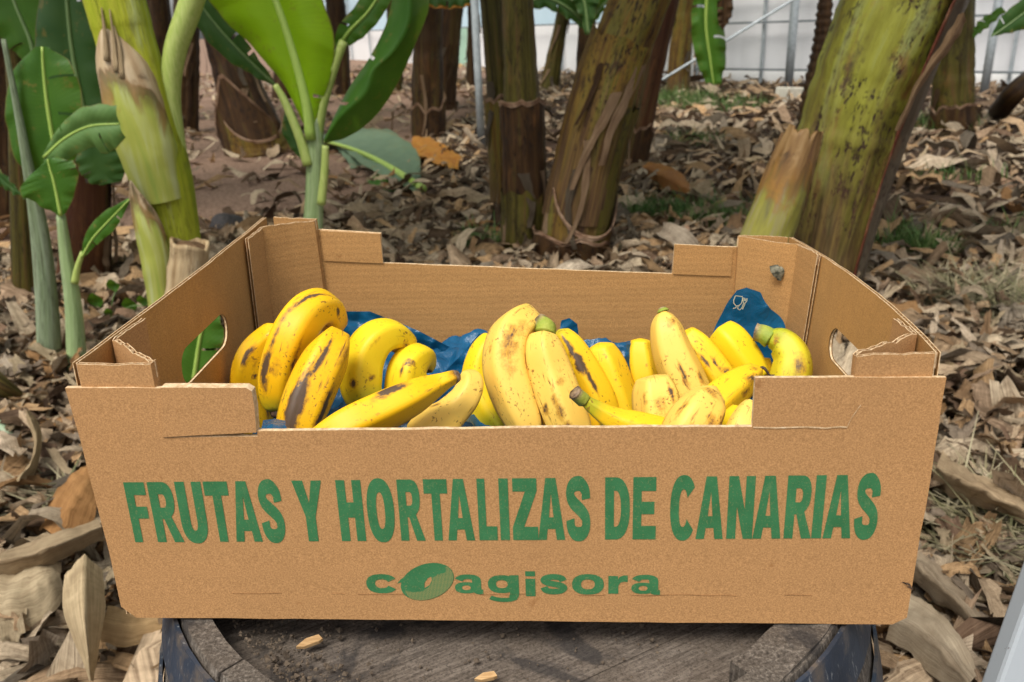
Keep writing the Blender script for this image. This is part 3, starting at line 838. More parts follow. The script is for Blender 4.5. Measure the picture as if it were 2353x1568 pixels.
# crown leaves: three shapes shared by all trees
def crown_proto(L, wd, droop, seed):
    n = 18
    t = np.linspace(0, 1, n)
    th = math.radians(68) - droop * t ** 1.25
    y = np.cumsum(np.cos(th)) * L / n; z = np.cumsum(np.sin(th)) * L / n
    Mp = np.stack([0.05 * np.sin(t * 3 + seed), y, z], -1)
    w = wd * np.clip((t - 0.16) / 0.18, 0, 1) ** 0.6 * np.clip((1.02 - t) / 0.35, 0, 1) ** 0.5 + 0.015
    fold = 0.45 + 0.25 * t
    Lp = Mp + np.stack([-w * np.cos(fold), 0 * t, -w * np.sin(fold)], -1) + np.stack([0 * t, 0.02 * np.sin(t * 40), 0.03 * np.sin(t * 33 + seed)], -1)
    Rp = Mp + np.stack([w * np.cos(fold), 0 * t, -w * np.sin(fold)], -1) + np.stack([0 * t, 0.02 * np.sin(t * 37), 0.03 * np.sin(t * 29 + seed)], -1)
    return patch(Lp, Mp, Rp, n=n, m=3)
CROWN = []
for L, wd, dr, sd in ((1.7, 0.26, 1.7, 0.0), (1.5, 0.22, 2.2, 1.0), (1.9, 0.28, 1.4, 2.0)):
    V, F, U, T = crown_proto(L, wd, dr, sd)
    me = bpy.data.meshes.new('crown_leaf')
    me.from_pydata(V.tolist(), [], F)
    ul = me.uv_layers.new(name='UVMap')
    vi = np.zeros(len(me.loops), int); me.loops.foreach_get('vertex_index', vi)
    ul.data.foreach_set('uv', U[vi].ravel())
    me.polygons.foreach_set('use_smooth', [True] * len(me.polygons))
    me.materials.append(M_lgreen)
    CROWN.append(me)

def crown(root, p, k, seed, scale=1.0):
    r = random.Random(seed)
    for i in range(k):
        o = bpy.data.objects.new('crown_leaf', CROWN[r.randrange(3)])
        COL.objects.link(o)
        o.parent = root
        o.location = Vector([float(c) for c in np.asarray(p) - np.array(root.location)])
        o.rotation_euler = (r.uniform(-0.2, 0.2), r.uniform(-0.2, 0.2), i * 2 * math.pi / k + r.uniform(-0.4, 0.4))
        s = scale * r.uniform(0.85, 1.15)
        o.scale = (s, s, s)

# ------------------------------------------------------------------ background banana trees
def tree(pts, Y, m, label, cat='banana tree', crown_n=9, top=1.35, sheaths=(), seed=0, name='banana_tree', scale=1.0, strips=4, group='banana trees behind the crate'):
    P, R = stem_curve(pts, Y, 60, top)
    r = thing(name, P[0] + np.array([0, 0, 0.04]), label, cat, group)
    V, F, U, T = tube(P + np.array([seed * 1e-6, 0, 0]), lumpy(R, seed), 40, rough=0.10)
    mesh('trunk', V, F, m, r, U)
    for i, (t0, t1, a0, a1, mm, kw) in enumerate(sheaths):
        V, F, U, T = shell(P, R, t0, t1, a0, a1, seed=seed + i, **kw)
        o = mesh('leaf_sheath', V, F, mm, r, U, {'t': T})
        if kw.get('top') in ('scoop', 'rag2') or i == 0:
            k2 = dict(kw); k2.update(off=kw.get('off', .006) + .002 + kw.get('flare', 0) * .95, flare=.006, band=.011, thick=.008, n=4)
            V, F, U, T = shell(P, R, t0, t1, a0, a1, seed=seed + i, **k2)
            mesh('sheath_rim', V, F, M_rim, o, U)
    rs = random.Random(seed * 7 + 3)
    for k in range(strips):
        t1_ = rs.uniform(.10, .75); an = math.radians(rs.uniform(-95, 95)); ln = rs.uniform(.10, .30); wd = rs.uniform(.012, .03) * (1 + mpx(P[0]) * 120)
        rows = []
        for f in np.linspace(0, 1, 9):
            t = max(0.01, t1_ - ln * f); x = t * (len(P) - 1); q = int(x); w = x - q
            c = P[q] * (1 - w) + P[q + 1] * w; rr = R[q] * (1 - w) + R[q + 1] * w + .012 + rs.uniform(.01, .05) * f * f
            a_ = an + .25 * math.sin(f * 3 + k)
            side = np.array([1.0, 0, 0]); fr = np.array([0, -1.0, 0])
            rows.append((c, rr, a_, wd * (1 - .5 * f) * rs.uniform(.7, 1.2) / rr))
        pl = [[c + rr_ * (math.sin(a_ + g * h) * np.array([1.0, 0, 0]) + math.cos(a_ + g * h) * np.array([0, -1.0, 0])) for c, rr_, a_, h in rows] for g in (-1, 0, 1)]
        V, F, U, T = patch(*pl, n=14, m=2)
        mesh('dry_strip', V, F, rs.choice([M_strip, M_strip, M_stdark, M_sheathgrey]), r, U, {'t': T})
    if crown_n:
        crown(r, P[-1] - np.array([0, 0, 0.08]), crown_n, seed, scale)
    return r, P, R

SH = dict(off=0.008, flare=0.012)
tree([(1310, 590, 165), (1330, 470, 150), (1375, 280, 150), (1425, 120, 145), (1470, 0, 140)], 3.45, M_stolive,
     'thick leaning olive brown trunk with curled sheath rims, at the middle behind the crate',
     sheaths=[(0.02, 0.26, -100, 60, M_stdark, dict(off=0.012, flare=0.02)), (0.05, 0.37, -50, 105, M_stolive, dict(off=0.010, flare=0.014, top='scoop')),
              (0.02, 0.55, 35, 150, M_stmoss, SH), (0.3, 0.72, -120, 40, M_stolive, SH), (0.02, 0.27, 30, 130, M_sheathgrey, dict(off=0.02, flare=0.06, top='point')), (0.0, 0.22, -130, -30, M_strip, dict(off=0.03, flare=0.07, top='point')), (0.0, 0.17, -40, 40, M_strip, dict(off=0.03, flare=0.06, top='point'))], seed=1, strips=9)
tree([(1205, 575, 100), (1205, 420, 92), (1200, 250, 88), (1190, 0, 76)], 3.6, M_stmoss,
     'upright dark olive trunk touching the thick leaning one on its near left',
     sheaths=[(0.30, 0.62, -80, 95, M_stdark, SH), (0.02, 0.38, -110, 50, M_stmoss, SH), (0.0, 0.2, -70, 30, M_strip, dict(off=0.02, flare=0.05, top='point')), (0.0, 0.2, 40, 120, M_stred, dict(off=0.02, flare=0.03, top='point'))], seed=2, strips=7)
tree([(1160, 380, 70), (1150, 220, 64), (1130, 0, 56)], 4.3, M_stmoss, 'slim greenish trunk half hidden beside the steel pole',
     sheaths=[(0.05, 0.5, -70, 80, M_stolive, SH)], seed=3)
tree([(1445, 385, 75), (1475, 250, 68), (1530, 0, 62)], 6.0, M_stred, 'reddish brown trunk leaning behind the thick olive brown one',
     sheaths=[(0.05, 0.45, -90, 80, M_stdark, SH)], seed=4)
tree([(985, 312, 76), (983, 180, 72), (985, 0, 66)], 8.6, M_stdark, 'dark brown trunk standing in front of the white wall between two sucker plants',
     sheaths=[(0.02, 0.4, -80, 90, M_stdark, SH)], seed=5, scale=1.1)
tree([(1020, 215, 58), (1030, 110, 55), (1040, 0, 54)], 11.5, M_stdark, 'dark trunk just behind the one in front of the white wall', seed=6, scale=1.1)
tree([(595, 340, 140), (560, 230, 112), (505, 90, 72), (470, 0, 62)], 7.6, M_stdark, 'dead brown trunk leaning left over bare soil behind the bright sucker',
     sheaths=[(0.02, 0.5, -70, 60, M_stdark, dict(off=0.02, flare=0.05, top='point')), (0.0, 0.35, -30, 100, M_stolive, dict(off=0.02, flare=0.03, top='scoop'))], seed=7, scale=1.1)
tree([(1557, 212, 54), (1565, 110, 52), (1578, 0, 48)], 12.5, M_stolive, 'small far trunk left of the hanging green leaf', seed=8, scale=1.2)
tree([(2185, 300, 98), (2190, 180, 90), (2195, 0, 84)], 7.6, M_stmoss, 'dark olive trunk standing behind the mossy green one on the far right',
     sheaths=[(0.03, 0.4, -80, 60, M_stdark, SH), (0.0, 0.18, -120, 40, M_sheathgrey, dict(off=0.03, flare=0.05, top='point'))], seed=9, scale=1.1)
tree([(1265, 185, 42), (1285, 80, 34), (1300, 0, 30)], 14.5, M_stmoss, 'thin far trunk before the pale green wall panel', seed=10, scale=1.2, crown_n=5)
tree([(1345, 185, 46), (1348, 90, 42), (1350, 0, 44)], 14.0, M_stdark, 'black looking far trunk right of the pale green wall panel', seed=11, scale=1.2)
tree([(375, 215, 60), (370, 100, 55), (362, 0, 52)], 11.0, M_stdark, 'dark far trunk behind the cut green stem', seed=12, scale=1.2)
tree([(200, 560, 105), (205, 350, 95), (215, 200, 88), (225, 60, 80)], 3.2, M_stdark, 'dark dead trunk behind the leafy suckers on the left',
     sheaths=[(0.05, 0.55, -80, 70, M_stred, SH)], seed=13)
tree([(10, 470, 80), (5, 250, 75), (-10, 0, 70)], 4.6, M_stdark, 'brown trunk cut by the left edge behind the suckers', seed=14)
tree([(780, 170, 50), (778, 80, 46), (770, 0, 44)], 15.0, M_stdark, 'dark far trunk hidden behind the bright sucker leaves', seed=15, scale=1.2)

for (u, v, w, y, m_, lb) in ((425, 215, 62, 9.5, M_stdark, 'dark far trunk between the cut green stem and the dead leaning one'), (655, 165, 48, 14.5, M_stdark, 'black far trunk behind the broad bright sucker leaf'),
                             (905, 160, 44, 15.5, M_stmoss, 'far trunk at the left edge of the white wall gap'), (1085, 175, 30, 16.0, M_stdark, 'thinnest far trunk beside the steel pole')):
    tree([(u, v, w), (u + 4, v / 2, w * .92), (u + 2, 0, w * .88)], y, m_, lb, seed=40 + int(u) % 7, scale=1.2)
far = {o['label']: o for o in bpy.data.objects if o.get('category') == 'banana tree'}
rt_ = far['black looking far trunk right of the pale green wall panel']
leaf_part(rt_, [(1345, 70), (1300, 40), (1255, 20), (1215, 25)], [(1348, 55), (1300, 15), (1250, -5), (1205, 12)], [(1350, 40), (1310, -20), (1260, -40), (1200, 0)], M_ldark, 13.4, .1, .03, 1.1, M_ribdk, (8, 4))
leaf_part(rt_, [(1345, 80), (1325, 20), (1300, -20), (1280, -60)], [(1352, 80), (1345, 15), (1335, -20), (1330, -60)], [(1358, 80), (1372, 20), (1385, -20), (1390, -60)], M_ldark, 13.2, .1, .03, 1.7, M_ribdk, (8, 4))
leaf_part(rt_, [(1352, 70), (1385, 30), (1420, 5), (1450, -10)], [(1350, 60), (1385, 12), (1425, -15), (1460, -30)], [(1350, 45), (1380, -15), (1420, -40), (1460, -60)], M_lgreen, 13.3, .1, .03, 2.3, M_ribdk, (8, 4))
rt_ = far['dark brown trunk standing in front of the white wall between two sucker plants']
leaf_part(rt_, [(975, 10), (1020, 18), (1065, 14), (1098, 4)], [(975, -10), (1020, -4), (1065, -8), (1105, -14)], [(975, -40), (1020, -40), (1065, -40), (1105, -40)], M_ldark, 8.2, .1, .02, 2.9, M_ribdk, (6, 4))
leaf_part(rt_, [(978, 15), (1022, 21), (1067, 17), (1100, 6)], [(977, 11), (1022, 17), (1067, 13), (1100, 3)], [(976, 8), (1022, 14), (1067, 10), (1100, 0)], M_lyel, 8.19, .1, .01, 3.1, name='lit_leaf_edge')  # strip for the leaf's orange lit edge, the light put into its colour
rt_ = far['dark olive trunk standing behind the mossy green one on the far right']
leaf_part(rt_, [(2235, 80), (2240, 60), (2260, 40), (2300, 15)], [(2235, 85), (2250, 66), (2270, 46), (2305, 20)], [(2236, 88), (2255, 74), (2280, 54), (2310, 26)], M_lgreen, 7.4, .1, .01, 3.7)
# thin scaly stalk (old flower stalk) and hanging leaf
P, R = stem_curve([(1868, 235, 58), (1886, 110, 40), (1897, 0, 34)], 6.2, 60, 0.9)
R = R * (1 + 0.14 * np.sin(np.arange(60) * 2.4))
t_ = thing('flower_stalk', P[0], 'thin dark ringed stalk right beside the mossy green trunk', 'stalk')
V, F, U, T = tube(P, R, 12)
mesh('stalk', V, F, M_stdark, t_, U)
root = thing('hanging_leaf', at(1630, 195, 10.5), 'limp green leaf hanging down before the misty wall', 'leaf')
leaf_part(root, [(1598, -40), (1588, 60), (1600, 140), (1622, 190)], [(1625, -40), (1622, 60), (1632, 140), (1640, 196)], [(1660, -40), (1665, 60), (1668, 140), (1655, 195)], M_lgreen, 10.5, 0.3, 0.03, 1.0, M_rib, (10, 4), 'blade')
leaf_part(root, [(1650, -40), (1648, 30), (1652, 60)], [(1662, -40), (1664, 30), (1660, 70)], [(1680, -40), (1684, 25), (1668, 62)], M_stdark, 10.3, 0.3, 0.02, 2.0, None, name='dry_tip')

# steel posts and brace of the greenhouse
def pole(name, u, v, w, Y, top, label, cat='pole', m=None):
    q = at(u, v, Y); x, y = q[0], q[1]
    r = w * mpx(q) / 2
    V, F, U, T = tube([(x, y, GZ - 0.05), (x, y, 0.0), (x, y, top)], [r] * 3, 14)
    o = mesh(name, V, F, m or M_galv, None, U)
    return tag(o, label, cat)
pole('steel_pole', 1106, 326, 17, 7.6, 3.6, 'grey steel pole standing left of the slim greenish trunk')
pole('steel_pole', 1812, 195, 19, 13.2, 4.2, 'grey steel pole before the misty wall, left of the ringed stalk')
pole('steel_pole', 2262, 205, 19, 10.9, 4.2, 'pale steel pole at the far right before the misty wall')
a_, b_ = at(1470, 215, 11.8), at(1835, -8, 11.8)
d_ = b_ - a_
V, F, U, T = tube([a_ - d_ * 0.25, a_, b_, b_ + d_ * 0.9], [0.018] * 4, 8)
tag(mesh('brace_bar', V, F, M_galv, None, U), 'thin steel brace running up diagonally across the misty wall', 'bar')

# dark leaf and fallen log at the right edge
root = thing('banana_leaf', at(2300, 75, 5.0), 'dark leaf poking in at the upper right corner', 'leaf', None)
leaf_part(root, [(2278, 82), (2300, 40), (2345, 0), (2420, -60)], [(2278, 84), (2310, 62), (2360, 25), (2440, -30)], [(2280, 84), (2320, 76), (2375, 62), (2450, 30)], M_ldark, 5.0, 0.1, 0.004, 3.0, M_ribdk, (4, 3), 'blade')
P = np.array([gp(2295, 258, 0.08), at(2330, 215, 7.6), at(2375, 175, 7.8), at(2440, 120, 8.0)])
Cc = crom(P, 14)
V, F, U, T = tube(Cc, np.linspace(0.10, 0.085, 14), 16)
tag(mesh('log', V, F, M_stdark, None, U), 'dark fallen trunk lying against the right edge', 'log')

# ------------------------------------------------------------------ mossy green trunk, right
Y10 = 2.76
pts = [(1868, 690, 176), (1886, 590, 186), (1918, 450, 206), (1948, 330, 226), (1976, 235, 238), (2018, 120, 250), (2068, 0, 258), (2110, -100, 262)]
r10, P, R = tree(pts, Y10, M_strunk, 'huge leaning mossy green trunk with dark scuffs behind the right end of the crate', crown_n=7, seed=20, top=1.4, strips=0,
                 sheaths=[(0.0, 0.98, 30, 124, M_sheathgrey, dict(off=0.016, flare=0.0)), (0.0, 0.97, 26, 31, M_sheathred, dict(off=0.020, m=4, thick=0.006))])
# torn dry strip peeling off its upper right side
st = patch(pxline([(2056, 300), (2106, 190), (2166, 95), (2203, 35)], Y10 - 0.26), pxline([(2062, 300), (2114, 190), (2178, 100), (2214, 28)], Y10 - 0.29), pxline([(2067, 302), (2122, 192), (2190, 104), (2221, 48)], Y10 - 0.26), n=22, m=3, ruffle=0.004)
mesh('peeling_strip', st[0], st[1], M_cutedge, r10, st[2], {'t': st[3]})
# the cut sheath stub in front of it
root = thing('cut_leaf_stalk', at(1745, 640, 2.50), 'cut yellow green leaf stalk with torn brown top leaning on the mossy trunk', 'stalk')
P, R = stem_curve([(1715, 690, 132), (1762, 545, 118), (1805, 420, 108), (1850, 292, 88)], 2.50, 26)
V, F, U, T = shell(P, R, 0.0, 0.97, -112, 92, off=0.0, top='ragged', n=34, m=30, seed=3.3, thick=0.012, rag=0.10)
mesh('sheath', V, F, M_cutright, root, U, {'t': T})
V, F, U, T = shell(P, R, 0.0, 0.93, 84, 100, off=0.004, top='ragged', n=30, m=5, seed=4.4, thick=0.008)
mesh('torn_edge', V, F, M_cutedge, root, U, {'t': T})
V, F, U, T = shell(P, R * 0.80, 0.2, 0.985, -60, 70, off=0.0, top='ragged', n=20, m=14, seed=8.4, thick=0.01)
mesh('torn_core', V, F, M_cutedge, root, U, {'t': T})

# ------------------------------------------------------------------ big cut stem at the left
YA = 2.35
root = thing('banana_plant', at(420, 800, YA) * np.array([1, 1, 0]) + np.array([0, 0, GZ]), 'thick green yellow stem with a cut tan sheath, behind the left end of the crate', 'banana plant')
PA, RA = stem_curve([(430, 720, 108), (408, 600, 112), (378, 420, 124), (330, 230, 128), (285, 80, 132), (262, 0, 136)], YA, 40, 1.2)
V, F, U, T = tube(PA, RA, 36, rough=0.06); mesh('trunk', V, F, M_stgreen, root, U)
# the cut sheath with dry pointed top
Ps, Rs = stem_curve([(372, 460, 100), (335, 330, 128), (298, 200, 128), (272, 110, 92), (250, 25, 26)], YA - 0.05, 40, None, foot=-5)
V, F, U, T = shell(Ps, Rs, 0.0, 0.96, -125, 110, off=0.0, top='point', n=40, m=22, seed=1.0, thick=0.006)
o = mesh('cut_sheath', V, F, M_cutleft, root, U, {'t': T}); o['label'] = 'cut sheath dried tan at its pointed top'
for (u, v, u2, v2) in ((240, 70, 233, 18), (262, 95, 252, 22), (275, 110, 262, 60)):
    V, F, U, T = tube(crom([at(u + 6, v + 70, YA - 0.13), at(u, v, YA - 0.11), at(u2, v2, YA - 0.10)], 10), np.linspace(0.010, 0.002, 10), 7)
    mesh('dry_spike', V, F, M_sheathtan, root, U)
# lower sheath
Ps, Rs = stem_curve([(378, 720, 62), (360, 600, 66), (332, 490, 56), (306, 408, 26)], YA - 0.14, 30, None, foot=-5)
V, F, U, T = shell(Ps, Rs, 0.0, 1.0, -120, 110, off=0.0, top='point', n=30, m=16, seed=5.0, thick=0.005)
mesh('lower_sheath', V, F, M_cutleft, root, U, {'t': T * 0.72})
# grey green leaf stalk on the right
Ps, Rs = stem_curve([(452, 640, 44), (428, 500, 46), (405, 350, 46), (392, 220, 44), (402, 120, 50), (432, 30, 54), (462, -60, 52)], YA + 0.02, 40, None, foot=-5)
V, F, U, T = tube(Ps, Rs, 16); mesh('leaf_stalk', V, F, M_pet, root, U)
crown(root, PA[-1], 5, 77, 0.9)
# sawn-off stub right of its foot
Ps, Rs = stem_curve([(425, 700, 92), (432, 620, 86), (436, 552, 84)], YA - 0.22, 18)
root = thing('stem_stub', Ps[0], 'sawn off pale stub with streaked sides at the foot of the green yellow stem', 'stump')
V, F, U, T = shell(Ps, Rs, 0.0, 0.98, -180, 180, off=0.0, n=24, m=24, seed=6.0, thick=0.01)
mesh('stub_wall', V, F, M_sheathtan, root, U, {'t': T})
V, F, U, T = tube(Ps[:-1], Rs[:-1] * 0.82, 16); mesh('stub_core', V, F, M_cutedge, root, U)

# ------------------------------------------------------------------ bright sucker in the middle left
YB = 2.75
root = thing('banana_sucker', np.array([*at(715, 700, YB)[:2], GZ]), 'young banana sucker with bright green leaves rising behind the left back corner of the crate', 'banana plant')
Ps, Rs = stem_curve([(712, 640, 52), (720, 500, 44), (724, 420, 42), (725, 340, 40), (722, 270, 34)], YB, 26)
V, F, U, T = tube(Ps, Rs, 16); mesh('stem', V, F, M_stpale, root, U)
for pts_, dy in (([(738, 470, 20), (746, 390, 18), (748, 335, 16)], -0.05), ([(708, 380, 24), (690, 320, 22), (655, 235, 18), (632, 195, 14)], -0.03), ([(726, 340, 26), (738, 250, 26), (768, 150, 24), (790, 95, 20)], 0.0)):
    Ps, Rs = stem_curve(pts_, YB + dy, 16, None, foot=-5)
    V, F, U, T = tube(Ps, Rs, 10); mesh('leaf_stalk', V, F, M_pet, root, U)
leaf_part(root, [(706, 305), (664, 215), (600, 130), (525, 55), (480, 0), (455, -60)], [(716, 320), (706, 240), (684, 150), (655, 55), (635, 0), (612, -70)], [(722, 300), (738, 240), (762, 170), (768, 90), (742, 0), (712, -80)], M_lbright, YB - 0.02, 0.25, 0.004, 0.4, M_rib, (26, 14))
leaf_part(root, [(744, 322, YB), (768, 268, YB), (800, 205, YB), (838, 150, YB), (872, 90, YB), (893, 35, YB), (905, -30, YB)],
          [(746, 325, YB - 0.05), (782, 268, YB - 0.08), (840, 215, YB - 0.10), (856, 165, YB - 0.10), (905, 120, YB - 0.10), (938, 60, YB - 0.10), (945, -30, YB - 0.10)],
          [(748, 328, YB), (800, 315, YB + 0.03), (868, 262, YB + 0.05), (920, 180, YB + 0.05), (955, 100, YB + 0.05), (985, 20, YB + 0.05), (980, -40, YB + 0.05)], M_lgreen, YB, 0.12, 0.003, 1.3)
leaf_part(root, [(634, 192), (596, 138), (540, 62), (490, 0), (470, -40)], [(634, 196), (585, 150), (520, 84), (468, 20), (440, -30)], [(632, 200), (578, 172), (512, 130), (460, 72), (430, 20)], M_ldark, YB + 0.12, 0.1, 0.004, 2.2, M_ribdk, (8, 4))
leaf_part(root, [(765, 112), (778, 60), (815, 15), (850, -40)], [(785, 98), (805, 70), (848, 25), (885, -35)], [(792, 110), (832, 88), (875, 42), (915, -30)], M_lgreen, YB + 0.1, 0.1, 0.004, 2.9, M_rib, (10, 5))
leaf_part(root, [(655, 255), (648, 300), (672, 345), (700, 372)], [(662, 258), (668, 305), (688, 345), (702, 374)], [(670, 262), (690, 300), (704, 338), (706, 374)], M_ldark, YB + 0.15, 0.1, 0.003, 3.4)

# ------------------------------------------------------------------ suckers at the far left
YC = 2.15
root = thing('banana_sucker', np.array([*at(105, 830, YC)[:2], GZ]), 'leafy sucker with a grey green stem and a tall upright leaf near the left edge', 'banana plant')
Ps, Rs = stem_curve([(115, 840, 54), (108, 700, 48), (92, 540, 40), (64, 380, 24), (34, 220, 15), (8, 90, 11)], YC, 34)
V, F, U, T = tube(Ps, Rs, 16); mesh('stem', V, F, M_stgrey, root, U)
leaf_part(root, [(118, 410), (48, 385), (14, 285), (24, 175), (80, 108)], [(140, 402), (125, 330), (110, 240), (102, 170), (98, 108)], [(156, 398), (184, 335), (190, 245), (168, 155), (114, 108)], M_lgreen, YC + 0.04, 0.12, 0.004, 4.1, M_rib, (12, 6))
leaf_part(root, [(100, 352), (136, 292), (192, 246), (270, 240)], [(102, 362), (150, 318), (208, 290), (276, 285)], [(104, 376), (150, 372), (205, 340), (250, 352), (288, 318)], M_lgrey2, YC - 0.06, 0.2, 0.005, 4.9, M_rib, (8, 4))
leaf_part(root, [(-30, 360), (10, 400), (45, 440)], [(-20, 385), (15, 420), (60, 452)], [(-10, 420), (20, 440), (70, 462)], M_ldark, YC + 0.06, 0.1, 0.004, 5.3)
Ps, Rs = stem_curve([(0, 330, 26), (40, 340, 22), (70, 360, 20)], YC, 8, None, foot=-5)

root = thing('banana_sucker', np.array([*at(172, 800, YC - 0.1)[:2], GZ]), 'small sucker with a pointed side leaf, right of the taller grey stemmed one', 'banana plant')
Ps, Rs = stem_curve([(176, 815, 42), (168, 700, 36), (152, 590, 28), (140, 495, 20)], YC - 0.1, 24)
V, F, U, T = tube(Ps, Rs, 14); mesh('stem', V, F, M_stpale, root, U)
leaf_part(root, [(136, 496), (86, 470), (45, 442), (62, 410), (104, 372)], [(141, 496), (132, 450), (124, 415), (116, 390), (110, 366)], [(150, 492), (168, 455), (180, 400), (165, 370), (120, 362)], M_lgreen, YC - 0.12, 0.12, 0.004, 5.9, M_rib, (9, 4))
Ps, Rs = stem_curve([(172, 650, 18), (178, 615, 14), (190, 580, 11)], YC - 0.12, 10, None, foot=-5)
V, F, U, T = tube(Ps, Rs, 8); mesh('leaf_stalk', V, F, M_pet, root, U)
leaf_part(root, [(186, 590), (198, 535), (235, 490), (296, 456)], [(188, 592), (214, 548), (250, 508), (297, 459)], [(190, 594), (228, 558), (268, 522), (299, 462)], M_lgreen, YC - 0.14, 0.1, 0.003, 6.4, M_rib, (6, 3))
# pair of leaves in the upper left corner
root = thing('banana_plant', np.array([*at(30, 700, 2.9)[:2], GZ]), 'larger plant with broad dark leaves filling the upper left corner', 'banana plant')
Ps, Rs = stem_curve([(60, 640, 60), (50, 420, 52), (40, 200, 44), (20, 0, 40)], 2.9, 24, 0.9)
V, F, U, T = tube(Ps, Rs, 14); mesh('stem', V, F, M_stmoss, root, U)
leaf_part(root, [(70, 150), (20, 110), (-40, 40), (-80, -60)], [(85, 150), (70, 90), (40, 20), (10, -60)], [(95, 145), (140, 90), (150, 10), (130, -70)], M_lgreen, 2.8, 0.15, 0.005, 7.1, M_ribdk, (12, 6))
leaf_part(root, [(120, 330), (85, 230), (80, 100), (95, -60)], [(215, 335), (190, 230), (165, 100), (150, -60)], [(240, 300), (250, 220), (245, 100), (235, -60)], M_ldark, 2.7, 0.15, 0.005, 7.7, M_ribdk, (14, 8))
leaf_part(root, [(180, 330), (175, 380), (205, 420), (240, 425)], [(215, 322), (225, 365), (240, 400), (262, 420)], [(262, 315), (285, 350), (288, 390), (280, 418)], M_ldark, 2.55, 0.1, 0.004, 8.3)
# green leaf bases at the left edge, low down
P = crom([gp(-60, 850, 0.16), gp(-5, 885, 0.12), gp(75, 930, 0.02)], 14)
V, F, U, T = tube(P, np.linspace(0.055, 0.012, 14), 12)
tag(mesh('cut_leaf_stalk', V, F, M_stmoss, None, U), 'dark green leaf stalk lying on the litter at the left edge', 'stalk')
P = crom([gp(-30, 960, 0.10), gp(15, 995, 0.06), gp(46, 1042, 0.01)], 12)
V, F, U, T = tube(P, np.linspace(0.018, 0.010, 12), 10)
tag(mesh('cut_leaf_stalk', V, F, M_petgrey, None, U), 'thin grey green stalk end poking in from the left edge', 'stalk')
# bright green sucker seen through the left hand hole
root = thing('banana_sucker', np.array([*at(455, 900, 1.1)[:2], GZ]), 'low bright green leaf seen through the left hand hole of the crate', 'leaf')
leaf_part(root, [(395, 930), (390, 850), (405, 770), (440, 715)], [(440, 935), (450, 850), (462, 770), (480, 712)], [(500, 930), (512, 850), (515, 770), (500, 712)], M_lgreen, 1.25, 0.1, 0.004, 9.0, M_rib, (14, 6), 'blade')

# fallen fresh leaf, orange leaves on the ground
def ground_leaf(name, left, mid, right, m, label, cat='leaf', h=0.03, bulge=0.1, ruffle=0.01, seed=0.0, rib=None, ribw=(14, 6), group=None, objcol=None):
    q = gp(mid[0][0], mid[0][1])
    root = thing(name, q, label, cat, group)
    f = lambda L: [gp(p[0], p[1], p[2] if len(p) > 2 else h) for p in L]
    V, F, U, T = patch(f(left), f(mid), f(right), bulge=0, ruffle=0, seed=seed)
    for i in range(len(V)):
        V[i][2] += ruffle * (fbm(V[i] * 14 + seed, 1.0, 3) + 0.55 * fbm(V[i] * 48 + seed, 1.0, 3)) + bulge * 0.05 * math.sin(U[i][0] * math.pi)
    o = mesh('blade', V, F, m, root, U)
    if objcol:
        o.color = (*objcol, 1)
    if rib is not None:
        P = crom(f(mid), 20); k = mpx(P[0])
        V, F, U, T = tube(P + np.array([0, 0, 0.01]), np.linspace(ribw[0], ribw[1], 20) * k / 2, 8)
        mesh('midrib', V, F, rib, o, U)
    return root
ground_leaf('fallen_leaf', [(958, 446, .05), (880, 402, .08), (820, 370, .10), (770, 330, .08), (740, 300, .05)], [(972, 438, .05), (900, 390, .10), (840, 358, .13), (780, 336, .12), (730, 325, .08)], [(966, 410, .06), (962, 355, .14), (925, 318, .2), (850, 296, .16), (760, 305, .08)], M_lgrey,
            'fallen grey green banana leaf with a pale midrib, right of the bright sucker', h=0.08, ruffle=0.02, seed=1.0, rib=M_rib, ribw=(20, 8))
lf = [o for o in bpy.data.objects if o.name.startswith('fallen_leaf')][0]
for (a_, b_, c_, sd_, mm_) in (([(975, 432, .05), (965, 400, .07), (972, 375, .06)], [(930, 410, .10), (920, 385, .14), (925, 362, .14)], [(880, 392, .10), (862, 368, .14), (858, 352, .14)], 5.0, M_lgrey),
                     ([(770, 325, .12), (800, 300, .16), (850, 286, .18), (905, 290, .16)], [(790, 348, .12), (830, 330, .18), (880, 322, .20), (925, 318, .2)], [(805, 370, .08), (850, 362, .12), (900, 352, .14), (945, 340, .14)], 6.0, M_lgrey),
                     ([(835, 412, .03), (870, 428, .03), (910, 436, .03)], [(845, 398, .07), (885, 410, .08), (930, 425, .06)], [(860, 385, .09), (900, 395, .1), (950, 415, .07)], 7.0, M_lgreen)):
    V, F, U, T = patch([gp(*p) for p in a_], [gp(*p) for p in b_], [gp(*p) for p in c_], seed=sd_)
    for i in range(len(V)):
        V[i][2] += .03 * fbm(V[i] * 9 + sd_, 1.0, 3) - .05
    mesh('torn_lobe', V, F, mm_, lf, U)
ground_leaf('fallen_leaf', [(940, 345), (985, 366), (1020, 382), (1052, 384)], [(945, 328), (990, 348), (1025, 366), (1056, 372)], [(950, 312), (1000, 322), (1035, 345), (1060, 362)], M_lyel,
            'yellow and orange dying leaf beside the fallen grey green one', h=0.09, ruffle=0.03, seed=2.0)
ground_leaf('fallen_leaf', [(1468, 400, .02), (1520, 435, .02), (1560, 458, .02), (1600, 462, .02)], [(1475, 385, .10), (1530, 410, .12), (1565, 430, .10), (1602, 455, .03)], [(1490, 372, .14), (1545, 385, .16), (1575, 410, .12), (1604, 450, .03)], M_lorange,
            'flat orange brown dead leaf right of the reddish trunk', h=0.06, ruffle=0.012, seed=3.0)
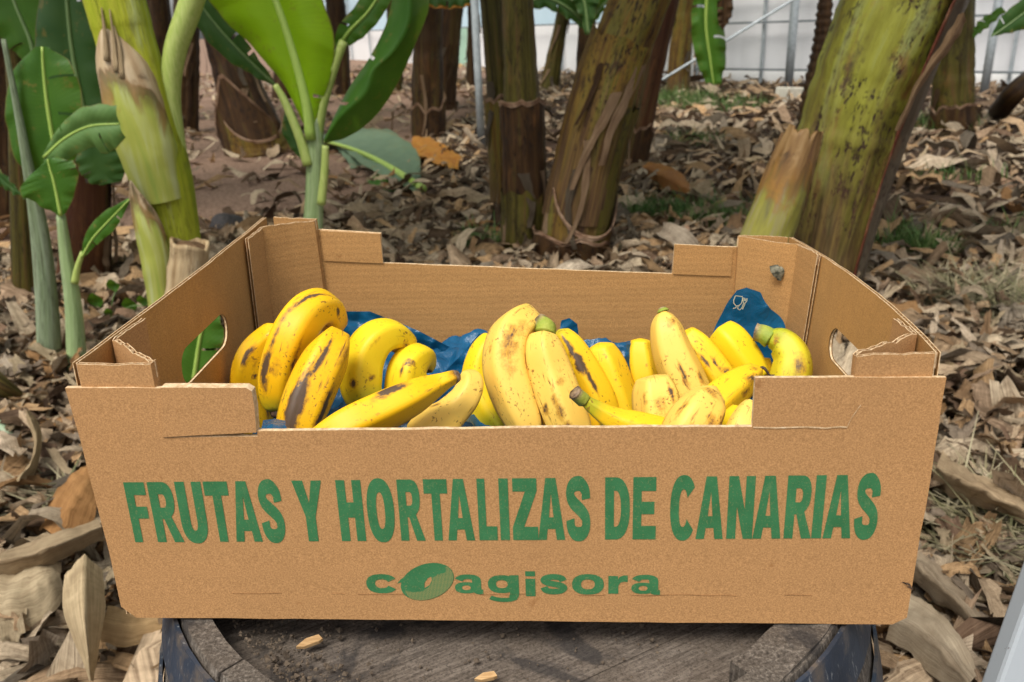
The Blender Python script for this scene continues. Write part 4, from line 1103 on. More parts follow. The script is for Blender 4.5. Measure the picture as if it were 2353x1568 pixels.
ground_leaf('fallen_leaf', [(1130, 560, .02), (1170, 572, .02), (1215, 570, .02)], [(1130, 550, .05), (1175, 560, .05), (1220, 562, .04)], [(1140, 540, .05), (1180, 545, .05), (1222, 552, .04)], M_lyel,
            'small yellowing leaf scrap at the foot of the upright olive trunk', h=0.05, ruffle=0.02, seed=4.0)

# large dry pieces at the near left and right
def big_dry(name, left, mid, right, colr, label, **kw):
    left, mid, right = ([(u, v, h + .055) for u, v, h in L] for L in (left, mid, right))
    return ground_leaf(name, left, mid, right, M_dry, label, objcol=colr, **kw)
big_dry('dry_leaf', [(-60, 1460, .02), (20, 1462, .03), (80, 1440, .03), (130, 1400, .03), (150, 1372, .03)], [(-60, 1390, .06), (20, 1390, .07), (70, 1370, .07), (110, 1345, .07), (140, 1330, .05)], [(-60, 1310, .06), (20, 1305, .07), (80, 1296, .07), (120, 1290, .06), (142, 1296, .05)], (0.46, 0.37, 0.24),
        'broad pale dry leaf with a scalloped edge at the lower left', ruffle=0.012, seed=11)
big_dry('dry_sheath', [(148, 1320, .10), (145, 1400, .10), (165, 1460, .09), (190, 1520, .06), (205, 1566, .03)], [(195, 1275, .15), (195, 1380, .17), (198, 1450, .14), (205, 1520, .09), (210, 1570, .03)], [(236, 1310, .10), (242, 1390, .10), (232, 1450, .09), (222, 1520, .06), (215, 1568, .03)], (0.56, 0.44, 0.27),
        'bleached tapering sheath tip pointing towards the barrel, lower left', ruffle=0.008, seed=12)
big_dry('dry_sheath', [(88, 1215, .03), (115, 1150, .06), (160, 1095, .08), (200, 1070, .08)], [(130, 1238, .05), (160, 1180, .08), (190, 1130, .09), (220, 1090, .08)], [(195, 1238, .03), (215, 1195, .05), (225, 1150, .07), (240, 1110, .06)], (0.36, 0.19, 0.075),
        'orange brown fibrous sheath leaning beside the left edge of the crate', ruffle=0.012, seed=13)
big_dry('dry_sheath', [(-30, 1335, .05), (60, 1318, .06), (130, 1290, .07), (240, 1240, .06)], [(-30, 1300, .10), (60, 1285, .11), (130, 1258, .12), (235, 1215, .10)], [(-30, 1270, .05), (60, 1255, .06), (130, 1222, .07), (225, 1195, .06)], (0.37, 0.28, 0.175),
        'rolled tan sheath lying across the left edge above the pale leaf', ruffle=0.008, seed=14)
big_dry('dry_leaf', [(20, 1115, .04), (60, 1080, .05), (78, 1020, .06), (60, 960, .08)], [(45, 1112, .06), (75, 1065, .08), (85, 1010, .10), (62, 948, .12)], [(72, 1098, .04), (92, 1050, .05), (95, 990, .07), (70, 945, .10)], (0.42, 0.32, 0.19),
        'narrow pale dry leaf curling up at the left edge', ruffle=0.01, seed=15)
big_dry('dry_leaf', [(232, 1478, .02), (300, 1488, .02), (350, 1482, .02), (395, 1470, .02)], [(240, 1440, .04), (300, 1445, .04), (350, 1440, .04), (395, 1435, .04)], [(250, 1395, .04), (300, 1400, .05), (350, 1405, .05), (395, 1400, .05)], (0.46, 0.31, 0.155),
        'golden brown leaf plate lying against the left side of the barrel', ruffle=0.008, seed=16)
big_dry('dry_leaf', [(2035, 1470, .03), (2090, 1500, .04), (2150, 1560, .04), (2200, 1600, .03)], [(2050, 1420, .08), (2115, 1460, .09), (2180, 1520, .09), (2225, 1580, .06)], [(2085, 1360, .06), (2150, 1400, .07), (2215, 1480, .07), (2250, 1550, .05)], (0.40, 0.325, 0.23),
        'broad grey tan leaf sloping down right of the barrel', ruffle=0.010, seed=17)
big_dry('dry_leaf', [(2085, 1330, .04), (2140, 1370, .05), (2200, 1420, .05), (2240, 1470, .04)], [(2095, 1300, .09), (2150, 1345, .10), (2212, 1395, .10), (2250, 1450, .06)], [(2115, 1275, .05), (2165, 1312, .06), (2225, 1365, .06), (2262, 1430, .04)], (0.33, 0.26, 0.18),
        'grey brown folded leaf overlapping the broad one right of the barrel', ruffle=0.010, seed=18)
big_dry('dry_leaf', [(2140, 1110, .04), (2200, 1150, .05), (2290, 1180, .05), (2380, 1230, .04)], [(2150, 1085, .10), (2210, 1118, .12), (2300, 1150, .11), (2390, 1200, .07)], [(2165, 1035, .06), (2225, 1080, .08), (2310, 1118, .08), (2400, 1160, .05)], (0.37, 0.275, 0.17),
        'long tan sheath lying right of the crate below its upper right corner', ruffle=0.012, seed=19)

# individual dry leaves, nearest in view: 9 shapes shared
SHAPES = []
FORMS = []
r_ = np.random.default_rng(5)
for i in range(14):
    nu, nv = 14, 6
    V = litter_piece(nu, nv, 1.0, r_.uniform(0.10, 0.20) * (1 if i % 3 else 1.8), r_)
    V[:, 2] -= V[:, 2].mean()
    ex = np.ptp(V, axis=0)
    FORMS.append(('broad' if ex[0] > .27 else 'narrow') + (' arched' if ex[2] > .30 else ' flat' if ex[2] < .16 else ' curled'))
    me = bpy.data.meshes.new('dry_leaf_shape')
    me.from_pydata(V.tolist(), [], grid_faces(nu, nv))
    ul = me.uv_layers.new(name='UVMap')
    uv = np.stack(np.meshgrid(np.linspace(0, 1, nv), np.linspace(0, 1, nu)), -1).reshape(-1, 2)
    vi = np.zeros(len(me.loops), int); me.loops.foreach_get('vertex_index', vi)
    ul.data.foreach_set('uv', uv[vi].ravel())
    me.polygons.foreach_set('use_smooth', [True] * len(me.polygons))
    me.materials.append(M_dry)
    SHAPES.append(me)
TONES = [('pale tan', (0.42, 0.33, 0.215)), ('grey brown', (0.27, 0.215, 0.16)), ('brown', (0.25, 0.16, 0.09)), ('reddish brown', (0.32, 0.185, 0.085)), ('bleached', (0.43, 0.345, 0.225)), ('dark brown', (0.135, 0.088, 0.055))]
spots = []
while len(spots) < 290:
    reg = r_.random()
    if reg < 0.42:
        u, v, pl = r_.uniform(1990, 2353), r_.uniform(330, 1560), 'right of the crate ' + ('beyond its rear end' if v < 620 else 'level with its rim' if v < 1000 else 'level with its print' if v < 1300 else 'beside the barrel')
    elif reg < 0.60:
        u, v, pl = r_.uniform(0, 240), r_.uniform(860, 1540), 'left of the crate ' + ('level with its rim' if v < 1080 else 'level with its print' if v < 1300 else 'beside the barrel')
    elif reg < 0.82:
        u, v, pl = r_.uniform(760, 1180), r_.uniform(380, 600), 'behind crate left of olive trunk'
    else:
        u, v, pl = r_.uniform(1440, 1740), r_.uniform(290, 600), 'behind crate left of cut stalk'
    x, y, _z = gp(u, v)
    if (x - .005) ** 2 + (y - .175) ** 2 < .40 ** 2 or y > 6:
        continue
    if any((x - a) ** 2 + (y - c) ** 2 < 0.05 ** 2 for a, c, _ in spots):
        continue
    spots.append((x, y, pl))
for x, y, pl in spots:
    k = r_.integers(len(SHAPES)); tn, tc = TONES[r_.choice(6, p=[.27, .25, .16, .10, .14, .08])]
    asp = FORMS[k]
    o = bpy.data.objects.new('dry_leaf', SHAPES[k]); COL.objects.link(o)
    s = r_.uniform(0.15, 0.30)
    d = math.hypot(x - CAM[0], y - CAM[1])
    s *= 0.58 + 0.13 * min(d, 3.5)
    o.scale = (s, s, s)
    o.rotation_euler = (r_.normal(0, 0.28), r_.normal(0, 0.3), r_.uniform(0, 6.28))
    o.location = (x, y, ground_h(x, y) + 0.055 + r_.uniform(0, 0.03))
    o.color = (*np.minimum(np.array(tc) * math.exp(r_.normal(-0.05, 0.12)), (.44, .35, .24)), 1)
    tag(o, f"{'large' if s > .22 else 'small' if s < .16 else 'medium'} {asp} {tn} dry leaf {pl}", 'dry leaf', 'dry banana leaves lying on the ground')

# leaves that would read alike are told apart by how near they lie
same = {}
for o in bpy.data.objects:
    if o.get('category') == 'dry leaf':
        same.setdefault(o['label'], []).append(o)
ORD = ['', 'second ', 'third ', 'fourth ', 'fifth ', 'sixth ', 'seventh ', 'eighth ', 'ninth ', 'tenth ']
for lab, os_ in same.items():
    if len(os_) > 1:
        os_.sort(key=lambda o: (o.location.x - CAM[0]) ** 2 + (o.location.y - CAM[1]) ** 2)
        for i, o in enumerate(os_):
            o['label'] = ('farthest ' if i == len(os_) - 1 else ORD[min(i, 9)] + 'nearest ') + lab
            if len(o['label'].split()) > 16:
                o['label'] = o['label'].replace(' dry leaf', ' leaf')

# long dry sticks among the litter
for (a, c, e, m_, lab) in (((2050, 985), (2353, 1065), 0.012, M_sheathgrey, 'long grey stick in the litter right of the crate'), ((2110, 1190), (2250, 1255), 0.008, M_sheathtan, 'thin bent stick lying right of the print on the crate'),
                           ((30, 1120), (190, 1065), 0.008, M_sheathgrey, 'thin stick lying above the orange brown sheath'), ((1950, 815), (2310, 855), 0.008, M_sheathtan, 'thin pale stalk lying level behind the right end of the crate')):
    P = crom([gp(*a, 0.06), gp((a[0] + c[0]) / 2, (a[1] + c[1]) / 2 - 4, 0.075), gp(*c, 0.06)], 14)
    V, F, U, T = tube(P, lumpy(np.full(14, e), a[0], 0.3), 8)
    tag(mesh('dry_stick', V, F, m_, None, U), lab, 'stick')

# stump, concrete block, weeds
q = gp(540, 545, 0.0)
Vs, Fs, Us, _ = tube(crom([q + np.array([-.05, 0, -.05]), q + np.array([-.02, 0, .05]), q + np.array([0.0, 0, .10]), q + np.array([.01, 0, .115])], 10), [0.085, .10, .11, .112, .11, .105, .095, .08, .055, .02], 18)
Vs = Vs + np.array([[0.02 * fbm(v, 9, 3) for _ in range(3)] for v in Vs])
tag(mesh('rotten_stump', Vs, Fs, M_stone, None, Us), 'round black rotten stump behind the left back corner of the crate', 'stump')
q = gp(1822, 232, 0.0)
Vb, Fb = boxv(-.22, .22, -.12, .12, -.02, .17)
Vb = [q + np.array(v) @ np.array(Euler((0, 0.08, 0.5)).to_matrix()).T for v in Vb]
o = mesh('concrete_block', Vb, Fb, M_conc, None, smooth=False)
bv = o.modifiers.new('bevel', 'BEVEL'); bv.width = 0.012; bv.segments = 2
tag(o, 'pale concrete block lying left of the foot of the mossy green trunk', 'block')

def tuft(cx, cy, rad, n, hgt, Vs, Fs, lean=0.5):
    for i in range(n):
        a = rng.uniform(0, 6.28); rr = rad * math.sqrt(rng.random())
        x, y = cx + rr * math.cos(a), cy + rr * math.sin(a)
        z = ground_h(x, y) + 0.03
        az = rng.uniform(0, 6.28); h = hgt * 1.45 * math.exp(rng.normal(0, .35)); w = 0.0035 + 0.002 * rng.random()
        d = np.array([math.cos(az), math.sin(az), 0]); s = np.array([-d[1], d[0], 0])
        b0 = len(Vs)
        for k, f in enumerate((0, 0.5, 1.0)):
            p = np.array([x, y, z]) + d * h * lean * f * f + np.array([0, 0, h * f * (1 - 0.25 * f)])
            ww = w * (1 - 0.85 * f)
            Vs += [p - s * ww, p + s * ww]
        Fs += [(b0, b0 + 1, b0 + 3, b0 + 2), (b0 + 2, b0 + 3, b0 + 5, b0 + 4)]
Vs, Fs = [], []
for (u, v, rad, n, h) in ((2120, 600, .14, 700, .07), (2080, 560, .10, 220, .06), (2020, 560, .12, 200, .05), (1500, 518, .16, 900, .06), (1580, 525, .20, 900, .06), (1450, 515, .12, 400, .05), (1650, 528, .2, 700, .06), (1110, 580, .12, 300, .06), (1560, 235, .5, 700, .10), (1640, 250, .7, 700, .09), (1500, 240, .5, 400, .09), (2040, 590, .1, 150, .05), (2200, 420, .3, 160, .06), (2330, 570, .15, 220, .06), (1590, 330, .3, 200, .07), (2150, 300, .4, 260, .1), (1700, 500, .2, 200, .05)):
    x, y, _z = gp(u, v); tuft(x, y, rad, n, h, Vs, Fs)
o = np_mesh('grass', np.array(Vs), np.array(Fs), M_grass, np.zeros((len(Vs), 2))); tag(o, kind='stuff')
Vs, Fs = [], []
for (u, v, rad, n, h) in ((2270, 730, .16, 900, .06), (2180, 720, .14, 500, .05), (2330, 760, .14, 500, .06), (2250, 1290, .12, 500, .05), (2290, 1240, .1, 350, .05), (150, 1190, .06, 200, .04)):
    x, y, _z = gp(u, v); tuft(x, y, rad, n, h, Vs, Fs, 1.3)
o = np_mesh('dry_grass', np.array(Vs), np.array(Fs), M_straw, np.zeros((len(Vs), 2))); tag(o, kind='stuff')
# small broad-leaved weed between suckers and crate
root = thing('weed', gp(250, 745), 'small round leaved green weed in the shade left of the crate', 'weed')
q0 = gp(250, 745)
for i, (u, v, s) in enumerate(((262, 655, .028), (222, 690, .034), (300, 700, .032), (255, 720, .026), (285, 735, .03), (330, 690, .024))):
    c = at(u, v, q0[1] - 0.02 * i); nrm_a = rng.uniform(-.5, .5)
    V, F, U, T = patch([c + np.array([-s * .2, 0, -s]), c + np.array([-s, -.01, 0]), c + np.array([-s * .3, -.02, s])], [c + np.array([0, 0, -s]), c + np.array([0, .008, 0]), c + np.array([0, -.02, s * 1.1])], [c + np.array([s * .2, 0, -s]), c + np.array([s, -.01, 0]), c + np.array([s * .3, -.02, s])], n=10, m=3)
    mesh('leaf', V, F, M_lgreen, root, U)
    V, F, U, T = tube(crom([q0, (q0 + c) / 2 + np.array([.01, 0, .02]), c + np.array([0, .004, -s])], 8), [0.0025] * 8, 6); mesh('stalk', V, F, M_ribdk, root, U)

# grey painted metal leg at the lower right
a_, b_ = at(2302, 1700, 0.10), at(2530, 1080, 0.12)
a_, b_ = a_ + (a_ - b_) * 0.8, b_ + (b_ - a_) * 0.4
Pm = np.array([a_, (a_ + b_) / 2, b_])
d_ = nz(b_ - a_); sdv = nz(np.cross(d_, [0, 1, 0])); up = np.cross(sdv, d_)
V = []
for p in (a_, b_):
    for sx_, sy_ in ((-.030, -.012), (.030, -.012), (.030, .012), (-.030, .012)):
        V.append(p + sdv * sx_ + up * sy_)
root = thing('metal_leg', a_, 'pale grey painted metal leg with chipped edge at the lower right corner', 'metal leg')
o = mesh('leg', V, [(0, 1, 5, 4), (1, 2, 6, 5), (2, 3, 7, 6), (3, 0, 4, 7), (3, 2, 1, 0), (4, 5, 6, 7)], M_grey, root, smooth=False)
bv = o.modifiers.new('bevel', 'BEVEL'); bv.width = 0.004; bv.segments = 2

# ------------------------------------------------------------------ barrel
BC = np.array([-0.002, 0.175])
barrel = thing('barrel', (BC[0], BC[1], GZ), 'old wooden barrel with dark blue hoops carrying the crate', 'barrel')
def brad(z):
    """Outer radius of the staves at height z (rim at 0)."""
    k = (z + 0.34) / 0.34
    return 0.360 - 0.056 * k * k
NS = 22
for i in range(NS):
    a0 = 2 * math.pi * i / NS + 0.005; a1 = 2 * math.pi * (i + 1) / NS - 0.005
    r2 = random.Random(i)
    topz = -0.001 - r2.uniform(0, 0.006)
    thk = r2.uniform(0.020, 0.026)
    zs = list(np.linspace(GZ + 0.002, topz, 14))
    V = []
    for z in zs:
        for k in range(4):
            a = a0 + (a1 - a0) * k / 3
            V.append((BC[0] + brad(z) * math.cos(a), BC[1] + brad(z) * math.sin(a), z))
        for k in range(3, -1, -1):
            a = a0 + (a1 - a0) * k / 3
            rr = brad(z) - thk + (0.006 * max(0, (z + 0.03) / 0.03) if z > -0.03 else 0)
            V.append((BC[0] + rr * math.cos(a), BC[1] + rr * math.sin(a), z))
    F = grid_faces(14, 8, True)
    F.append(tuple(range(13 * 8, 14 * 8))); F.append(tuple(range(7, -1, -1)))
    mesh('stave', V, F, M_stave, barrel, smooth=False)
def hoop(z0, z1, out):
    V = []
    n = 72
    for (z, o_) in ((z0, out), (z1, out), (z1, out - 0.003), (z0, out - 0.003)):
        for j in range(n):
            a = 2 * math.pi * j / n
            w = 0.0012 * math.sin(3 * a + z0 * 50)
            rr = brad(z) + o_
            V.append((BC[0] + rr * math.cos(a), BC[1] + rr * math.sin(a), z + w))
    F = []
    for k in range(4):
        k2 = (k + 1) % 4
        for j in range(n):
            j2 = (j + 1) % n
            F.append((k * n + j, k * n + j2, k2 * n + j2, k2 * n + j))
    mesh('hoop', V, F, M_hoop, barrel, smooth=False)
for z0, z1 in ((-0.052, -0.008), (-0.125, -0.085), (-0.235, -0.19), (-0.49, -0.445), (-0.60, -0.56), (GZ + .02, GZ + .065)):
    hoop(z0, z1, 0.0055)
# head boards: sunk 3 cm, running obliquely
HB = math.radians(32)
hr = brad(-0.03) - 0.020
edges = [-hr, -0.205, -0.115, -0.02, 0.075, 0.16, hr]
for k in range(6):
    e0, e1 = edges[k] + 0.0012, edges[k + 1] - 0.0012
    out = []
    for j in range(17):
        s = e0 + (e1 - e0) * j / 16
        out.append((math.sqrt(max(0, hr * hr - s * s)), s))
    outline = out + [(-p[0], p[1]) for p in reversed(out)]
    zt = -0.031 - 0.002 * ((k * 7) % 3)
    ca, sa = math.cos(HB), math.sin(HB)
    n = len(outline)
    V = [(BC[0] + p[0] * ca - p[1] * sa, BC[1] + p[0] * sa + p[1] * ca, z) for z in (zt, zt - 0.02) for p in outline]
    F = [tuple(range(n)), tuple(range(2 * n - 1, n - 1, -1))] + [(i, i + n, (i + 1) % n + n, (i + 1) % n) for i in range(n)]
    mesh('head_board', V, F, M_head, barrel, smooth=False)
# broken block standing on the rim at the right
V = []
for a in np.linspace(math.radians(-52), math.radians(-28), 9):
    for rr, z in ((0.3035, 0.0), (0.3035, 0.010), (0.270, 0.008), (0.270, -0.03)):
        j = 0.0015 * math.sin(a * 90)
        V.append((BC[0] + rr * math.cos(a), BC[1] + rr * math.sin(a), z + j - 0.012))
F = grid_faces(9, 4, True) + [(3, 2, 1, 0), (32, 33, 34, 35)]
o = mesh('rim_splinter', V, F, M_stave, barrel, smooth=False)
# dirt and wood chips on the head
Vs, Fs = [], []
def crumb(x, y, z, s):
    b0 = len(Vs)
    Rm = np.array(Euler((rng.uniform(0, 6), rng.uniform(0, 6), rng.uniform(0, 6))).to_matrix())
    Vb = np.array([(0, 0, 1.2), (1, 0, 0), (0, 1, 0), (-1, 0, 0), (0, -1, 0), (0, 0, -1)]) * rng.uniform(.6, 1.2, (6, 3)) * s
    Vs.extend((Vb @ Rm.T + np.array([x, y, z])).tolist())
    for f in ((0, 1, 2), (0, 2, 3), (0, 3, 4), (0, 4, 1), (5, 2, 1), (5, 3, 2), (5, 4, 3), (5, 1, 4)):
        Fs.append(tuple(k + b0 for k in f))
for i in range(1500):
    if i < 650:
        a = math.radians(rng.uniform(200, 256)); rr = 0.27 - abs(rng.normal(0, 0.022))
        x, y, z = BC[0] + rr * math.cos(a), BC[1] + rr * math.sin(a), -0.029 + max(0, rr - .255) * .6
    else:
        a = rng.uniform(0, 6.28); rr = 0.265 * math.sqrt(rng.random())
        x, y, z = BC[0] + rr * math.cos(a), BC[1] + rr * math.sin(a), -0.0305
    crumb(x, y, z, 0.0007 * math.exp(rng.normal(0.3, 0.55)))
for (u, v) in ((690, 1520), (660, 1545), (735, 1515), (760, 1535), (640, 1500), (700, 1560), (750, 1450), (1100, 1500), (1495, 1490)):
    p = CAM + ray(u, v) * ((-0.028 - CAM[2]) / ray(u, v)[2])
    for _ in range(4):
        crumb(p[0] + rng.normal(0, .006), p[1] + rng.normal(0, .006), -0.028, rng.uniform(.001, .0032))
o = mesh('dirt_crumbs', Vs, Fs, M_dirt, None, smooth=False, loc=(BC[0], BC[1], -0.03)); tag(o, kind='stuff')
for (u, v, L, az, lab) in ((712, 1480, .021, .35, 'larger pale wood splinter lying on the left of the barrel top'), (1117, 1560, .017, .1, 'small pale wood splinter at the front of the barrel top')):
    p = CAM + ray(u, v) * ((-0.026 - CAM[2]) / ray(u, v)[2])
    w = L * .16
    V = np.array([(-L / 2, -w * .3, 0), (-L * .2, -w, 0), (L * .35, -w, .001), (L / 2, -w * .2, 0), (L * .38, w * .8, .002), (-L * .1, w, .001)])
    V = np.vstack([V, V + np.array([0, 0, .0028])]) @ np.array(Euler((0.15, -.08, az)).to_matrix()).T + p
    F = [tuple(range(5, -1, -1)), tuple(range(6, 12))] + [(i, (i + 1) % 6, (i + 1) % 6 + 6, i + 6) for i in range(6)]
    tag(mesh('wood_splinter', V, F, M_chip, None, smooth=False), lab, 'wood chip')

# ------------------------------------------------------------------ cardboard crate
D, H1, H2, H3 = 0.4148, 0.1955, 0.1602, 0.2116
def dfm(p):
    """Bend of the real box: leaning ends, twisted back, bowed sides."""
    x, y, z = p
    yf = y / D
    zf = max(0.0, z / H3)
    side = min(1.0, max(0.0, (abs(x) - 0.255) / 0.03))
    bow = 4 * yf * (1 - yf) * zf
    x2 = x
    if x < 0:
        x2 += side * (0.009 * max(0, yf) * zf + 0.003 * bow)
    else:
        x2 += side * (0.004 * max(0, yf) * zf + 0.012 * bow)
    return np.array([x2, y + 0.045 * z * (1 - 2 * yf) - 0.012 * x * yf, z - 0.059 * x * yf * min(1.0, z / 0.12) - 0.002 * x])
crate = thing('cardboard_crate', (0, D / 2, 0), 'open brown cardboard fruit crate with green print standing on the barrel', 'crate')

def densify(loop, step=0.02, jit=0.0, seed=0):
    out = []
    for i in range(len(loop)):
        a = np.array(loop[i]); c = np.array(loop[(i + 1) % len(loop)])
        n = max(1, int(np.linalg.norm(c - a) / step))
        for k in range(n):
            p = a + (c - a) * k / n
            if jit and k:
                p = p + np.array([fbm((p[0] * 90, p[1] * 90, seed)), fbm((p[0] * 90, p[1] * 90, seed + 9))]) * jit
            out.append(tuple(p))
    return out

def panel(name, loops, fmap, m, parent=None, t=0.0036, flutes=None, jit=0.0005, label=None, liner=0.0007, pitch=0.0068):
    """Corrugated board: outline loops in (a, b); fmap(a, b, depth) -> crate point. flutes = (open edges as point lists, inward vector)."""
    V, F, MI = [], [], []
    lp = [densify(l, 0.018, jit, i * 3.1) for i, l in enumerate(loops)]
    pts, tris = tri(lp)
    def sheet(d0, d1):
        b0 = len(V)
        for d in (d0, d1):
            V.extend([dfm(fmap(p[0], p[1], d)) for p in pts])
        n = len(pts)
        for a, c, e in tris:
            F.append((b0 + a, b0 + c, b0 + e)); MI.append(0)
            F.append((b0 + n + e, b0 + n + c, b0 + n + a)); MI.append(0)
        s = 0
        for l in lp:
            k = len(l)
            for i in range(k):
                i2 = (i + 1) % k
                F.append((b0 + s + i, b0 + s + i2, b0 + n + s + i2, b0 + n + s + i)); MI.append(1)
            s += k
    if flutes is None:
        sheet(0, t)
    else:
        sheet(0, liner); sheet(t - liner, t)
        for line, inward in flutes:
            line = np.array(line)
            L = np.concatenate([[0], np.cumsum(np.linalg.norm(np.diff(line, axis=0), axis=1))])
            n = max(4, int(L[-1] / pitch * 4))
            b0 = len(V)
            for i in range(n + 1):
                s = L[-1] * i / n
                q = np.array([np.interp(s, L, line[:, 0]), np.interp(s, L, line[:, 1])])
                dd = t / 2 + (t / 2 - liner) * 0.98 * math.sin(i / 4 * 2 * math.pi)
                for dep in (-0.0004 + 0.0008 * fbm((i * .3, 0, 0)), 0.010):
                    p = q + np.array(inward) * dep
                    V.append(dfm(fmap(p[0], p[1], dd)))
            for i in range(n):
                F.append((b0 + 2 * i, b0 + 2 * i + 2, b0 + 2 * i + 3, b0 + 2 * i + 1)); MI.append(1)
    o = mesh(name, V, F, [m, M_edge], parent if parent is not None else crate, smooth=False)
    o.data.polygons.foreach_set('material_index', MI)
    if label:
        o['label'] = label
    return o

T = 0.0036
# bottom
panel('bottom_panel', [[(-.296, .004), (.296, .004), (.296, D - .004), (-.296, D - .004)]], lambda a, c, d: (a, c, 0.0005 + d), M_in, jit=0)
# front: outer board
fo = [(-.290, 0.0), (.2905, -0.002), (.3005, .004), (.3015, .05), (.3035, .12), (.3045, H1 - .0005), (.2422, H1 + .0005), (.1784, H1 + .0008), (.1784, H2), (.05, H2 + .0006), (-.06, H2 - .0004), (-.1715, H2 - .0004), (-.1715, H2 - .0046), (-.2405, H2 - .0052), (-.2365, H1 - .002), (-.3065, H1 - .001), (-.3035, .150), (-.3025, .112), (-.3005, .06), (-.3005, .010)]
front = panel('front_panel', [fo], lambda a, c, d: (a, d, c), M_front, jit=0.0007, label='front panel with green lettering')
# folded tab at the left of the front, proud of the panel; flap on the right stands flush behind a cut line
panel('front_tab', [[(-.2412, H2 - .0042), (-.1716, H2 - .0010), (-.1702, H2 + .018), (-.1706, H1 - .0045), (-.1745, H1 - .0018), (-.236, H1 - .0010), (-.2385, H2 + .015)]], lambda a, c, d: (a, -0.0012 + d * 1.5, c), M_front, t=0.005, jit=0.0006, label='folded tab left of the opening')
# thin cut line under the right tab
V, F = [], []
pl = [(.179, .1600), (.195, .1595), (.215, .1600), (.228, .1590), (.238, .1600), (.2425, .1595), (.2445, .166), (.250, .176)]
for i, (x, z) in enumerate(pl):
    for dz in (-.0005, .0005):
        p = dfm((x, 0, z + dz)); V.append(p + np.array([0, -0.0007, 0]))
F = [(2 * i, 2 * i + 2, 2 * i + 3, 2 * i + 1) for i in range(len(pl) - 1)]
mesh('cut_line', V, F, M_edge, front, smooth=False)
# horizontal score line near the foot of the front
V, F = [], []
for i in range(90):
    x = -.21 + .44 * i / 89
    z = .0228 + .0012 * fbm((x * 25, 0, 3), 1, 3)
    wd = 0.00028 + 0.0005 * max(0, fbm((x * 40, 5, 3), 1, 2))
    for dz in (-wd, wd):
        p = dfm((x, 0, z + dz)); V.append(p + np.array([0, -0.0005 if dz > 0 else -0.0001, 0]))
F = [(2 * i, 2 * i + 2, 2 * i + 3, 2 * i + 1) for i in range(89) if fbm((i * .13, 7, 1), 1, 2) > -.05]
mesh('score_line', V, F, M_front, front, smooth=False)
# back
bo = [(-.292, 0.0), (.292, 0.0), (.299, .19), (.299, H1 + .003), (.176, H1 + .002), (.1745, H2 + .003), (-.1585, H2 + .002), (-.1567, H1 + .0025), (-.2275, H1 + .004), (-.297, H1 + .004), (-.298, .15)]
back = panel('back_panel', [bo], lambda a, c, d: (a, D - T + d, c), M_in, jit=0.0006)
for x0, x1, zz in ((-.2265, -.1577, 0.0015), (.1756, .2405, 0.0025)):
    panel('back_tab', [[(x0, H2 + zz + .0008), (x1, H2 + zz + .0008), (x1, H1 + .0022), (x0, H1 + .0032)]], lambda a, c, d: (a, D - T - 0.0016 + d, c), M_in, t=0.003, jit=0.0004)
